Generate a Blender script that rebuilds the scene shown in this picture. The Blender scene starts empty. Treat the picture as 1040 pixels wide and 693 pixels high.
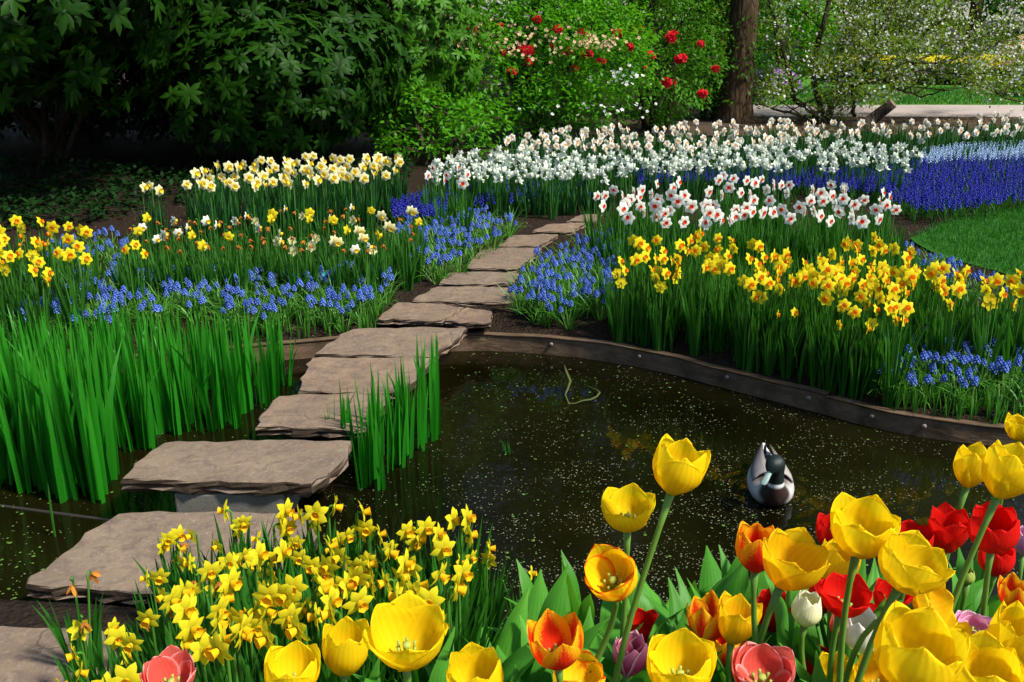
import bpy, math, random
import numpy as np
from mathutils import Vector, Matrix

random.seed(7)
rng = np.random.default_rng(11)
R = math.radians
scene = bpy.context.scene
C = scene.collection

# ------------------------------------------------------------------ camera
CAM_H, F, PX, PY, HOR = 1.8, 1000.0, 520.0, 346.5, 5.0
PITCH = math.atan((PY - HOR) / F)
cam_d = bpy.data.cameras.new('camera')
cam_d.sensor_width = 36.0
cam_d.lens = F / 1040.0 * 36.0
cam_d.clip_end = 400.0
cam_d.clip_start = 0.05
cam = bpy.data.objects.new('camera', cam_d)
C.objects.link(cam)
cam.location = (0, 0, CAM_H)
cam.rotation_euler = (math.pi / 2 - PITCH, 0, 0)
scene.camera = cam
SP, CP = math.sin(PITCH), math.cos(PITCH)

# ------------------------------------------------------------------ light
SUN = Vector((0.58, -0.30, 0.80)).normalized()
world = bpy.data.worlds.new('World')
scene.world = world
world.use_nodes = True
wn = world.node_tree
wn.nodes.clear()
w_out = wn.nodes.new('ShaderNodeOutputWorld')
w_bg = wn.nodes.new('ShaderNodeBackground')
w_sky = wn.nodes.new('ShaderNodeTexSky')
w_sky.sky_type = 'NISHITA'
w_sky.sun_disc = False
w_sky.sun_elevation = math.asin(SUN.z)
w_sky.sun_rotation = math.atan2(SUN.x, SUN.y)
w_bg.inputs['Strength'].default_value = 0.11
wn.links.new(w_sky.outputs[0], w_bg.inputs[0])
wn.links.new(w_bg.outputs[0], w_out.inputs[0])
sun_d = bpy.data.lights.new('sun', 'SUN')
sun_d.energy = 4.2
sun_d.angle = R(7.0)
sun_d.color = (1.0, 0.95, 0.86)
sun = bpy.data.objects.new('sun', sun_d)
C.objects.link(sun)
sun.rotation_euler = SUN.to_track_quat('Z', 'Y').to_euler()
sun.location = (6, 1, 12)
scene.view_settings.view_transform = 'Standard'
scene.view_settings.look = 'None'
scene.view_settings.exposure = 0.75
scene.view_settings.gamma = 1.0
scene.render.engine = 'CYCLES'
scene.cycles.max_bounces = 6
scene.cycles.diffuse_bounces = 3
scene.cycles.glossy_bounces = 3
scene.cycles.transmission_bounces = 3
scene.cycles.caustics_reflective = False
scene.cycles.caustics_refractive = False

# ------------------------------------------------------------------ pixel <-> world helpers (places things on the ground plane)
def ray(px, py):
    a, b = (px - PX) / F, -(py - PY) / F
    return Vector((a, CP + b * SP, -SP + b * CP))
def at(px, py, z):
    d = ray(px, py)
    t = (z - CAM_H) / d.z
    return Vector((d.x * t, d.y * t, z))
def at_depth(px, py, Z):
    return Vector((0, 0, CAM_H)) + ray(px, py) * Z
def head_at(px, py, h):
    z = GZ + h
    for _ in range(6):
        p = at(px, py, z)
        z = ground(p.x, p.y) + h
    return at(px, py, z)

# ------------------------------------------------------------------ terrain
GZ = 0.15
_edge_px = [(-260, 455), (-120, 415), (0, 384), (100, 367), (200, 356), (300, 347), (390, 342), (475, 339), (520, 340), (560, 343), (600, 347),
            (650, 355), (690, 363), (720, 371), (760, 381), (800, 391), (840, 401), (870, 409), (905, 417), (940, 423), (1000, 430), (1045, 434)]
EDGE = [at(x, y, 0.10) for x, y in _edge_px]
EDGE += [EDGE[-1] + Vector((0.35, -0.10, 0)), EDGE[-1] + Vector((0.8, -0.32, 0)), EDGE[-1] + Vector((1.2, -0.7, 0))]
def smooth_line(pts, step=.08):
    pts = [Vector((p.x, p.y, 0)) for p in pts]; fine = []
    for i in range(len(pts) - 1):
        k = max(2, int((pts[i + 1] - pts[i]).length / step))
        p0, p1, p2, p3 = pts[max(i - 1, 0)], pts[i], pts[i + 1], pts[min(i + 2, len(pts) - 1)]
        for j in range(k):
            t = j / k
            fine.append(0.5 * ((2 * p1) + (p2 - p0) * t + (2 * p0 - 5 * p1 + 4 * p2 - p3) * t * t + (3 * p1 - p0 - 3 * p2 + p3) * t ** 3))
    return fine + [pts[-1]]
_e = smooth_line(EDGE)
EX = np.array([p.x for p in _e]); EY = np.array([p.y for p in _e])
_f0, _f1 = at(0, 621, 0.05), at(110, 627, 0.05)
FRONT = [Vector((-6, _f0.y + 0.3, 0)), Vector((-2.2, _f0.y + 0.08, 0)), _f0, _f1, Vector((-0.4, 2.42, 0)), Vector((0.4, 2.30, 0)), Vector((1.4, 2.22, 0)), Vector((3.6, 2.2, 0))]
FX = np.array([p.x for p in FRONT]); FY = np.array([p.y for p in FRONT])
def sstep(a, b, x):
    t = np.clip((x - a) / (b - a), 0, 1)
    return t * t * (3 - 2 * t)
def ground_np(x, y):
    x = np.asarray(x, float); y = np.asarray(y, float)
    yb = np.interp(x, EX, EY); yf = np.interp(x, FX, FY)
    back = 0.085 + 0.065 * sstep(0.0, 0.35, y - yb) + 0.012 * np.sin(x * 3.1 + 1) * np.sin(y * 2.7)
    bank = 0.42 * sstep(-1.15, -0.45, x) * sstep(2.45, 1.45, y) + 0.10 + 0.03 * sstep(0, 0.3, yf - y)
    near = y < (yb + yf) / 2
    z = np.where(near, bank, back)
    m = (y < yb + .012) * (y > yf - .008) * (x > -6) * (x < 3.5)
    return np.where(m, -0.4, z)
def ground(x, y):
    return float(ground_np(x, y))

# ------------------------------------------------------------------ mesh builder
class MB:
    def __init__(s):
        s.V, s.Q, s.T, s.A, s.QM, s.TM = [], [], [], [], [], []
        s.n = 0
    def add(s, V, Q=None, T=None, A=None, mat=0):
        V = np.asarray(V, float).reshape(-1, 3)
        s.V.append(V)
        s.A.append(np.zeros((len(V), 3)) if A is None else np.asarray(A, float).reshape(-1, 3))
        if Q is not None and len(Q):
            Q = np.asarray(Q, int).reshape(-1, 4); s.Q.append(Q + s.n); s.QM.append(np.full(len(Q), mat))
        if T is not None and len(T):
            T = np.asarray(T, int).reshape(-1, 3); s.T.append(T + s.n); s.TM.append(np.full(len(T), mat))
        s.n += len(V)
    def grid(s, P, A=None, mat=0, closed=False):
        P = np.asarray(P, float)
        n, m = P.shape[:2]
        i, j = np.meshgrid(np.arange(n - 1), np.arange(m if closed else m - 1), indexing='ij')
        i, j = i.ravel(), j.ravel(); k = (j + 1) % m
        Q = np.stack([i * m + j, i * m + k, (i + 1) * m + k, (i + 1) * m + j], 1)
        s.add(P, Q, None, A, mat)
    def tube(s, pts, rad, seg=6, mat=0, cap=True, tint=None):
        pts = [Vector(p) for p in pts]
        n = len(pts)
        if not hasattr(rad, '__len__'): rad = [rad] * n
        rings = []
        prev = None
        for i in range(n):
            t = (pts[min(i + 1, n - 1)] - pts[max(i - 1, 0)])
            if t.length < 1e-9: t = Vector((0, 0, 1))
            t.normalize()
            if prev is None:
                a = Vector((0, 1, 0)) if abs(t.y) < 0.9 else Vector((1, 0, 0))
                u = t.cross(a).normalized()
            else:
                u = (prev - t * prev.dot(t)).normalized()
            prev = u
            w = t.cross(u)
            rings.append([pts[i] + (u * math.cos(k / seg * 2 * math.pi) + w * math.sin(k / seg * 2 * math.pi)) * rad[i] for k in range(seg)])
        P = np.array([[list(v) for v in r] for r in rings])
        A = np.zeros((n, seg, 3)); A[:, :, 1] = np.linspace(0, 1, n)[:, None]
        A[:, :, 2] = random.random() if tint is None else tint
        b = s.n
        s.grid(P, A, mat, True)
        if cap:
            for ring, c in ((0, pts[0]), (n - 1, pts[-1])):
                base = s.n
                s.V.append(np.array([list(c)])); s.A.append(A[ring, 0][None]); s.n += 1
                T = [[b + ring * seg + k, b + ring * seg + (k + 1) % seg, base] for k in range(seg)]
                s.T.append(np.array(T)); s.TM.append(np.full(len(T), mat))
    def mesh(s, name, mats, smooth=True):
        me = bpy.data.meshes.new(name)
        V = np.concatenate(s.V); A = np.concatenate(s.A)
        Q = np.concatenate(s.Q) if s.Q else np.zeros((0, 4), int)
        T = np.concatenate(s.T) if s.T else np.zeros((0, 3), int)
        me.vertices.add(len(V)); me.vertices.foreach_set('co', V.astype(np.float32).ravel())
        loops = np.concatenate([Q.ravel(), T.ravel()]).astype(np.int32)
        me.loops.add(len(loops)); me.loops.foreach_set('vertex_index', loops)
        npoly = len(Q) + len(T)
        me.polygons.add(npoly)
        start = np.concatenate([np.arange(len(Q)) * 4, len(Q) * 4 + np.arange(len(T)) * 3]).astype(np.int32)
        me.polygons.foreach_set('loop_start', start)
        me.polygons.foreach_set('loop_total', np.concatenate([np.full(len(Q), 4), np.full(len(T), 3)]).astype(np.int32))
        mi = np.concatenate((s.QM + s.TM) or [np.zeros(0)]).astype(np.int32)
        me.polygons.foreach_set('material_index', mi)
        me.polygons.foreach_set('use_smooth', np.full(npoly, smooth))
        at_ = me.attributes.new('pv', 'FLOAT_VECTOR', 'POINT')
        at_.data.foreach_set('vector', A.astype(np.float32).ravel())
        for m in (mats if isinstance(mats, (list, tuple)) else [mats]): me.materials.append(m)
        me.update(calc_edges=True); me.validate()
        return me
    def build(s, name, mats, parent=None, smooth=True):
        o = bpy.data.objects.new(name, s.mesh(name, mats, smooth))
        C.objects.link(o)
        if parent is not None: o.parent = parent
        return o

def tag(o, label=None, cat=None, group=None, kind=None):
    if label: o['label'] = label
    if cat: o['category'] = cat
    if group: o['group'] = group
    if kind: o['kind'] = kind
    return o
def thing(name, label, cat, loc=(0, 0, 0), rz=0.0, group=None):
    o = bpy.data.objects.new(name, None); C.objects.link(o)
    o.empty_display_size = 0.05
    o.location = loc; o.rotation_euler = (0, 0, rz)
    return tag(o, label, cat, group)
KIDS = {}
def kids(o):
    if o.name not in KIDS: KIDS[o.name] = list(o.children)
    return KIDS[o.name]
def dup(root, parent=None):
    c = root.copy(); C.objects.link(c)
    if parent is not None: c.parent = parent
    for ch in kids(root): dup(ch, c)
    return c
class Stock:
    """a few differently shaped specimens of one kind; the first uses are the specimens themselves, later ones copies"""
    def __init__(s, makers): s.roots = [m() for m in makers]; s.used = set()
    def put(s, loc, rz=0.0, sc=1.0, label=None, group=None, i=None):
        i = random.randrange(len(s.roots)) if i is None else i
        free = [k for k in range(len(s.roots)) if k not in s.used]
        if free and i not in free and random.random() < .8: i = free[0]
        r = s.roots[i]
        o = r if i not in s.used else dup(r)
        s.used.add(i)
        o.location = loc; o.rotation_euler = (0, 0, rz); o.scale = (sc, sc, sc)
        if label: o['label'] = label
        if group: o['group'] = group
        return o

# ------------------------------------------------------------------ materials
def nodes(name):
    m = bpy.data.materials.new(name); m.use_nodes = True
    t = m.node_tree; t.nodes.clear()
    return m, t.nodes, t.links
def rgba(c): return (c[0], c[1], c[2], 1.0)
def mixc(N, L, a, b, fac):
    n = N.new('ShaderNodeMix'); n.data_type = 'RGBA'
    for s, v in ((6, a), (7, b)):
        if isinstance(v, (tuple, list)): n.inputs[s].default_value = rgba(v)
        else: L.new(v, n.inputs[s])
    if isinstance(fac, float): n.inputs[0].default_value = fac
    else: L.new(fac, n.inputs[0])
    return n.outputs[2]
def mathn(N, L, op, a, b=None, clamp=False):
    n = N.new('ShaderNodeMath'); n.operation = op; n.use_clamp = clamp
    for s, v in ((0, a), (1, b)):
        if v is None: continue
        if isinstance(v, (int, float)): n.inputs[s].default_value = v
        else: L.new(v, n.inputs[s])
    return n.outputs[0]
def ramp(N, L, fac, stops):
    n = N.new('ShaderNodeValToRGB')
    e = n.color_ramp.elements
    while len(e) < len(stops): e.new(0.5)
    for k, (p, c) in enumerate(stops):
        e[k].position = p; e[k].color = rgba(c) if isinstance(c, (tuple, list)) else (c, c, c, 1)
    L.new(fac, n.inputs[0])
    return n.outputs[0]
def pv(N, L):
    a = N.new('ShaderNodeAttribute'); a.attribute_name = 'pv'
    s = N.new('ShaderNodeSeparateXYZ'); L.new(a.outputs['Vector'], s.inputs[0])
    return s.outputs[0], s.outputs[1], s.outputs[2]
def objrand(N): return N.new('ShaderNodeObjectInfo').outputs['Random']
def finish(m, N, L, col, rough=0.5, spec=0.3, transl=0.0, tcol=None, bump=None):
    out = N.new('ShaderNodeOutputMaterial')
    p = N.new('ShaderNodeBsdfPrincipled')
    if isinstance(col, (tuple, list)): p.inputs['Base Color'].default_value = rgba(col)
    else: L.new(col, p.inputs['Base Color'])
    if isinstance(rough, (int, float)): p.inputs['Roughness'].default_value = rough
    else: L.new(rough, p.inputs['Roughness'])
    p.inputs['Specular IOR Level'].default_value = spec
    if bump is not None: L.new(bump, p.inputs['Normal'])
    if transl > 0:
        tr = N.new('ShaderNodeBsdfTranslucent')
        tc = col if tcol is None else tcol
        if isinstance(tc, (tuple, list)): tr.inputs[0].default_value = rgba(tc)
        else: L.new(tc, tr.inputs[0])
        mx = N.new('ShaderNodeMixShader'); mx.inputs[0].default_value = transl
        L.new(p.outputs[0], mx.inputs[1]); L.new(tr.outputs[0], mx.inputs[2]); L.new(mx.outputs[0], out.inputs[0])
    else:
        L.new(p.outputs[0], out.inputs[0])
    return m
def noise(N, L, scale, detail=4.0, rough=0.55, vec=None, dist=0.0):
    n = N.new('ShaderNodeTexNoise'); n.inputs['Scale'].default_value = scale; n.inputs['Detail'].default_value = detail
    n.inputs['Roughness'].default_value = rough; n.inputs['Distortion'].default_value = dist
    if vec is not None: L.new(vec, n.inputs['Vector'])
    return n.outputs[0]
def bumpn(N, L, h, strength=0.4, dist=0.02):
    b = N.new('ShaderNodeBump'); b.inputs['Strength'].default_value = strength; b.inputs['Distance'].default_value = dist
    L.new(h, b.inputs['Height']); return b.outputs[0]
def geo_pos(N): return N.new('ShaderNodeNewGeometry').outputs['Position']

def leaf_mat(name, a, b, tip=None, rough=0.4, spec=0.4, transl=0.25):
    m, N, L = nodes(name)
    u, v, t = pv(N, L)
    f = mathn(N, L, 'ADD', mathn(N, L, 'MULTIPLY', t, 0.65), mathn(N, L, 'MULTIPLY', objrand(N), 0.35))
    c = mixc(N, L, a, b, f)
    if tip: c = mixc(N, L, c, tip, mathn(N, L, 'POWER', v, 5.0))
    # faint veins that run along the blade
    st = mathn(N, L, 'SINE', mathn(N, L, 'MULTIPLY', u, 23.0))
    c = mixc(N, L, c, tuple(x * .72 for x in a), mathn(N, L, 'MULTIPLY', mathn(N, L, 'MAXIMUM', st, 0.0), 0.35))
    tc = mixc(N, L, c, (b[0] * 1.6, b[1] * 1.5, b[2] * .6), 0.5)
    return finish(m, N, L, c, rough, spec, transl, tc)
def petal_mat(name, stops, edge=None, edge_w=0.75, transl=0.3, var=0.12, tipc=None, flame=None, rough=0.45):
    """stops along the petal; edge: colour of the rim; flame: colour of the ragged central streak"""
    m, N, L = nodes(name)
    u, v, t = pv(N, L)
    c = ramp(N, L, v, stops)
    au = mathn(N, L, 'ABSOLUTE', u)
    nz = noise(N, L, 45.0, 3.0)
    if flame:
        k = mathn(N, L, 'SUBTRACT', mathn(N, L, 'SUBTRACT', 1.12, v), mathn(N, L, 'MULTIPLY', au, 0.85))
        k = mathn(N, L, 'ADD', k, mathn(N, L, 'MULTIPLY', mathn(N, L, 'SUBTRACT', nz, 0.5), 0.9))
        c = mixc(N, L, c, flame, mathn(N, L, 'MULTIPLY', k, 3.2, True))
    if edge:
        k = mathn(N, L, 'ADD', au, mathn(N, L, 'MULTIPLY', mathn(N, L, 'POWER', v, 6.0), 0.5))
        k = mathn(N, L, 'ADD', k, mathn(N, L, 'MULTIPLY', mathn(N, L, 'SUBTRACT', nz, 0.5), 0.45))
        k = mathn(N, L, 'MULTIPLY', mathn(N, L, 'SUBTRACT', k, edge_w), 5.0, True)
        c = mixc(N, L, c, edge, k)
    # fine lengthwise veins and a little difference from plant to plant
    st = mathn(N, L, 'SINE', mathn(N, L, 'MULTIPLY', u, 31.0))
    hs = N.new('ShaderNodeHueSaturation')
    L.new(c, hs.inputs['Color'])
    val = mathn(N, L, 'ADD', mathn(N, L, 'MULTIPLY', objrand(N), var), mathn(N, L, 'MULTIPLY', t, var))
    val = mathn(N, L, 'ADD', val, mathn(N, L, 'MULTIPLY', mathn(N, L, 'MULTIPLY', st, nz), 0.07))
    L.new(mathn(N, L, 'ADD', val, 1.0 - var), hs.inputs['Value'])
    c = hs.outputs[0]
    return finish(m, N, L, c, 0.6, 0.12, transl, c, bumpn(N, L, mathn(N, L, 'ADD', st, mathn(N, L, 'MULTIPLY', nz, 2.0)), 0.10, 0.002))

M = {}
M['daff_leaf'] = leaf_mat('daffodil_leaf', (0.010, 0.072, 0.006), (0.036, 0.170, 0.012), (0.06, 0.20, 0.02), transl=.35)
M['far_leaf'] = leaf_mat('narcissus_leaf', (0.010, 0.060, 0.012), (0.022, 0.115, 0.016))
M['dwarf_leaf'] = leaf_mat('dwarf_daffodil_leaf', (0.014, 0.095, 0.008), (0.040, 0.190, 0.014), transl=.35)
M['musc_leaf'] = leaf_mat('grape_hyacinth_leaf', (0.030, 0.150, 0.012), (0.085, 0.290, 0.025), (0.15, 0.36, 0.05))
M['iris_leaf'] = leaf_mat('iris_leaf', (0.008, 0.120, 0.006), (0.026, 0.280, 0.012), (0.05, 0.28, 0.02), spec=.2, transl=0.38)
M['tulip_leaf'] = leaf_mat('tulip_leaf', (0.036, 0.190, 0.016), (0.105, 0.360, 0.030), (0.14, 0.40, 0.03), 0.46, 0.22, 0.38)
M['stem'] = leaf_mat('flower_stem', (0.06, 0.16, 0.02), (0.12, 0.24, 0.03), None, 0.45, 0.3, 0.0)
M['daff_stem'] = leaf_mat('daffodil_stem', (0.030, 0.120, 0.012), (0.065, 0.190, 0.020), None, 0.5, 0.2, 0.0)
M['dry'] = leaf_mat('withered_bloom', (0.25, 0.08, 0.015), (0.55, 0.22, 0.03), None, 0.7, 0.1, 0.2)
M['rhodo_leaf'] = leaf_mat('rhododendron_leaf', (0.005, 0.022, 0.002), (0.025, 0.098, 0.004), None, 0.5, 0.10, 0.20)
M['azalea_leaf'] = leaf_mat('azalea_leaf', (0.036, 0.170, 0.006), (0.125, 0.400, 0.012), None, 0.45, 0.2, 0.42)
M['mid_leaf'] = leaf_mat('mid_leaf', (0.020, 0.085, 0.004), (0.070, 0.220, 0.008), None, 0.45, 0.15, 0.3)
M['olive_leaf'] = leaf_mat('olive_leaf', (0.060, 0.120, 0.006), (0.19, 0.31, 0.02), None, 0.5, 0.2, 0.4)
M['dark_leaf'] = leaf_mat('evergreen_leaf', (0.004, 0.018, 0.003), (0.010, 0.042, 0.005), None, 0.6, 0.12, 0.1)  # near-black green; in the left bushes it stands in for deep shade
Y0, Y1 = (0.90, 0.62, 0.004), (0.95, 0.72, 0.01)
M['yellow'] = petal_mat('yellow_petal', [(0, (0.75, 0.62, 0.01)), (0.25, (0.93, 0.68, 0.005)), (1, (0.96, 0.73, 0.008))], transl=0.52, var=0.06)
M['golden'] = petal_mat('golden_petal', [(0, (0.8, 0.5, 0.006)), (0.4, (0.95, 0.60, 0.005)), (1, (0.96, 0.68, 0.008))], transl=0.52, var=0.06)
M['red'] = petal_mat('red_petal', [(0, (0.75, 0.45, 0.02)), (0.14, (0.68, 0.016, 0.006)), (1, (0.78, 0.012, 0.008))], transl=0.45, var=0.08)
M['flame'] = petal_mat('flamed_petal', [(0, (0.9, 0.5, 0.01)), (1, (0.95, 0.48, 0.01))], flame=(0.78, 0.035, 0.006), transl=0.42)
M['redyellow'] = petal_mat('red_backed_petal', [(0, (0.85, 0.6, 0.01)), (1, (0.95, 0.45, 0.01))], flame=(0.75, 0.02, 0.006), transl=0.42)
M['rimmed'] = petal_mat('red_rimmed_petal', [(0, (0.8, 0.5, 0.01)), (0.3, (0.95, 0.62, 0.006)), (1, (0.96, 0.68, 0.008))], edge=(0.85, 0.10, 0.006), edge_w=0.80, transl=0.42)
M['white'] = petal_mat('white_petal', [(0, (0.55, 0.62, 0.25)), (0.3, (0.80, 0.80, 0.58)), (1, (0.84, 0.83, 0.76))], transl=0.25, var=0.05)
M['cream_tulip'] = petal_mat('cream_petal', [(0, (0.50, 0.60, 0.12)), (0.4, (0.78, 0.78, 0.38)), (1, (0.82, 0.80, 0.55))], transl=0.25, var=0.05)
M['salmon'] = petal_mat('salmon_petal', [(0, (0.8, 0.45, 0.2)), (0.3, (0.80, 0.10, 0.07)), (1, (0.86, 0.17, 0.12))], edge=(0.9, 0.42, 0.38), edge_w=0.8, transl=0.42)
M['purple_pink'] = petal_mat('purple_pink_petal', [(0, (0.5, 0.1, 0.15)), (0.5, (0.42, 0.03, 0.10)), (1, (0.62, 0.22, 0.32))], edge=(0.80, 0.48, 0.50), edge_w=0.8)
M['lilac_pink'] = petal_mat('lilac_pink_petal', [(0, (0.7, 0.6, 0.5)), (0.5, (0.72, 0.22, 0.42)), (1, (0.80, 0.42, 0.62))], edge=(0.85, 0.6, 0.7), edge_w=0.75)
M['purple'] = petal_mat('purple_petal', [(0, (0.2, 0.03, 0.15)), (1, (0.22, 0.02, 0.20))])
M['bud_green'] = petal_mat('green_bud', [(0, (0.10, 0.25, 0.03)), (1, (0.35, 0.42, 0.08))], transl=0.1)
M['d_yellow'] = petal_mat('daffodil_yellow', [(0, (0.80, 0.66, 0.02)), (1, (0.90, 0.77, 0.015))], transl=0.45)
M['d_lemon'] = petal_mat('daffodil_lemon', [(0, (0.66, 0.62, 0.02)), (1, (0.90, 0.76, 0.02))], transl=0.45)
M['d_gold'] = petal_mat('cup_gold', [(0, (0.8, 0.5, 0.01)), (1, (0.92, 0.48, 0.006))], transl=0.25)
M['d_orange'] = petal_mat('cup_orange', [(0, (0.85, 0.36, 0.01)), (1, (0.88, 0.20, 0.006))], transl=0.25)
M['d_red'] = petal_mat('cup_red', [(0, (0.78, 0.06, 0.01)), (1, (0.78, 0.035, 0.012))], transl=0.2)
M['d_white'] = petal_mat('narcissus_white', [(0, (0.80, 0.80, 0.64)), (1, (0.90, 0.89, 0.83))], transl=0.42, var=.05)
M['d_yolk'] = petal_mat('cup_yolk', [(0, (0.86, 0.66, 0.04)), (1, (0.92, 0.62, 0.02))], transl=0.3)
M['d_icewhite'] = petal_mat('narcissus_ice_white', [(0, (0.66, 0.74, 0.55)), (1, (0.82, 0.85, 0.78))], transl=0.3)
M['d_peach'] = petal_mat('cup_peach', [(0, (0.82, 0.66, 0.45)), (1, (0.86, 0.56, 0.34))], transl=0.25)
M['d_cream'] = petal_mat('narcissus_cream', [(0, (0.72, 0.66, 0.20)), (1, (0.84, 0.78, 0.44))], transl=0.3)
M['d_pale'] = petal_mat('daffodil_pale', [(0, (0.82, 0.74, 0.28)), (1, (0.87, 0.84, 0.56))], transl=0.45)
M['m_blue'] = petal_mat('grape_hyacinth_blue', [(0, (0.26, 0.38, 0.74)), (0.4, (0.045, 0.105, 0.43)), (1, (0.022, 0.050, 0.29))], transl=0.1, var=0.4)
M['m_deep'] = petal_mat('grape_hyacinth_deep_blue', [(0, (0.08, 0.09, 0.55)), (0.5, (0.022, 0.024, 0.32)), (1, (0.012, 0.012, 0.20))], transl=0.15, var=0.3)
M['m_pale'] = petal_mat('grape_hyacinth_pale_blue', [(0, (0.45, 0.58, 0.76)), (1, (0.26, 0.40, 0.60))], transl=0.15, var=0.2)
M['az_red'] = petal_mat('azalea_red', [(0, (0.55, 0.01, 0.02)), (1, (0.75, 0.012, 0.03))], transl=0.3, var=0.2)
M['az_peach'] = petal_mat('azalea_peach', [(0, (0.80, 0.40, 0.20)), (1, (0.85, 0.62, 0.40))], transl=0.3, var=0.25)
M['az_white'] = petal_mat('blossom_white', [(0, (0.75, 0.74, 0.62)), (1, (0.82, 0.81, 0.78))], transl=0.3, var=0.15)
M['az_blue'] = petal_mat('blossom_bluish', [(0, (0.55, 0.58, 0.75)), (1, (0.66, 0.68, 0.80))], transl=0.3, var=0.15)
M['az_violet'] = petal_mat('blossom_violet', [(0, (0.35, 0.12, 0.42)), (1, (0.45, 0.25, 0.60))], transl=0.3, var=0.2)

def bark_mat(name, a, b, scale=12.0):
    m, N, L = nodes(name)
    mp = N.new('ShaderNodeMapping'); mp.inputs['Scale'].default_value = (1, 1, 0.22)
    tc = N.new('ShaderNodeTexCoord'); L.new(tc.outputs['Object'], mp.inputs[0])
    n1 = noise(N, L, scale, 6.0, 0.65, mp.outputs[0], 0.6)
    v = N.new('ShaderNodeTexVoronoi'); v.feature = 'DISTANCE_TO_EDGE'; v.inputs['Scale'].default_value = scale * 1.3
    L.new(mp.outputs[0], v.inputs['Vector'])
    c = mixc(N, L, a, b, ramp(N, L, n1, [(0.35, 0.0), (0.68, 1.0)]))
    c = mixc(N, L, (a[0] * .4, a[1] * .4, a[2] * .4), c, ramp(N, L, v.outputs[0], [(0.0, 0.2), (0.12, 1.0)]))
    h = mathn(N, L, 'ADD', n1, mathn(N, L, 'MULTIPLY', v.outputs[0], 1.2))
    return finish(m, N, L, c, 0.9, 0.1, 0, None, bumpn(N, L, h, 0.8, 0.03))
M['bark'] = bark_mat('tree_bark', (0.045, 0.028, 0.015), (0.105, 0.070, 0.038))
M['twig'] = bark_mat('shrub_bark', (0.035, 0.024, 0.016), (0.085, 0.062, 0.040), 25.0)

def soil_mat():
    m, N, L = nodes('bed_soil')
    p = geo_pos(N)
    n1 = noise(N, L, 38.0, 8.0, 0.7, p); n2 = noise(N, L, 3.0, 3.0, 0.5, p)
    v = N.new('ShaderNodeTexVoronoi'); v.inputs['Scale'].default_value = 60.0; L.new(p, v.inputs['Vector'])
    c = ramp(N, L, n1, [(0.3, (0.012, 0.008, 0.006)), (0.55, (0.032, 0.021, 0.014)), (0.78, (0.075, 0.050, 0.032))])
    c = mixc(N, L, c, (0.028, 0.018, 0.010), mathn(N, L, 'MULTIPLY', n2, 0.6))
    h = mathn(N, L, 'ADD', n1, mathn(N, L, 'MULTIPLY', v.outputs[0], 0.8))
    return finish(m, N, L, c, 0.95, 0.1, 0, None, bumpn(N, L, h, 0.9, 0.03))
M['soil'] = soil_mat()
def stone_mat():
    m, N, L = nodes('sandstone')
    p = geo_pos(N)
    n1 = noise(N, L, 5.0, 6.0, 0.6, p, 0.4); n2 = noise(N, L, 60.0, 5.0, 0.7, p); n3 = noise(N, L, 16.0, 5.0, 0.6, p, 0.8)
    c = mixc(N, L, (0.146, 0.098, 0.062), (0.238, 0.164, 0.106), ramp(N, L, n1, [(0.32, 0.0), (0.68, 1.0)]))
    c = mixc(N, L, c, (0.15, 0.135, 0.10), mathn(N, L, 'MULTIPLY', objrand(N), 0.4))
    c = mixc(N, L, c, (0.12, 0.085, 0.066), ramp(N, L, n3, [(0.46, 0.0), (0.66, 0.85)]))
    c = mixc(N, L, c, (0.30, 0.23, 0.18), ramp(N, L, n2, [(0.54, 0.0), (0.74, 0.7)]))
    # hairline cracks and old lichen specks
    v = N.new('ShaderNodeTexVoronoi'); v.feature = 'DISTANCE_TO_EDGE'; v.inputs['Scale'].default_value = 0.9
    vm = N.new('ShaderNodeVectorMath'); vm.operation = 'ADD'
    nn = N.new('ShaderNodeTexNoise'); nn.inputs['Scale'].default_value = 3.5; nn.inputs['Detail'].default_value = 6
    L.new(p, nn.inputs['Vector'])
    sc = N.new('ShaderNodeVectorMath'); sc.operation = 'SCALE'; sc.inputs['Scale'].default_value = 0.35
    L.new(nn.outputs['Color'], sc.inputs[0]); L.new(p, vm.inputs[0]); L.new(sc.outputs[0], vm.inputs[1]); L.new(vm.outputs[0], v.inputs['Vector'])
    crack = ramp(N, L, v.outputs[0], [(0.0, 0.0), (0.004, 1.0)])
    c = mixc(N, L, (0.05, 0.035, 0.025), c, mathn(N, L, 'ADD', 0.6, mathn(N, L, 'MULTIPLY', crack, 0.4)))
    # broken, weathered side faces, with their shade painted in as a darker colour
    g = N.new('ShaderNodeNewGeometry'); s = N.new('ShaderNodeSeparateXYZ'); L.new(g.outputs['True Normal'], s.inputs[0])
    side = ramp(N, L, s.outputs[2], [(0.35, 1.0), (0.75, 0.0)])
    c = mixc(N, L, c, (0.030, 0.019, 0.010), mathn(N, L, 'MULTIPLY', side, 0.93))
    h = mathn(N, L, 'ADD', mathn(N, L, 'ADD', n1, mathn(N, L, 'MULTIPLY', n3, 0.5)), mathn(N, L, 'ADD', mathn(N, L, 'MULTIPLY', n2, 0.25), mathn(N, L, 'MULTIPLY', crack, 0.3)))
    return finish(m, N, L, c, 0.75, 0.25, 0, None, bumpn(N, L, h, 0.55, 0.02))
M['stone'] = stone_mat()
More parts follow.
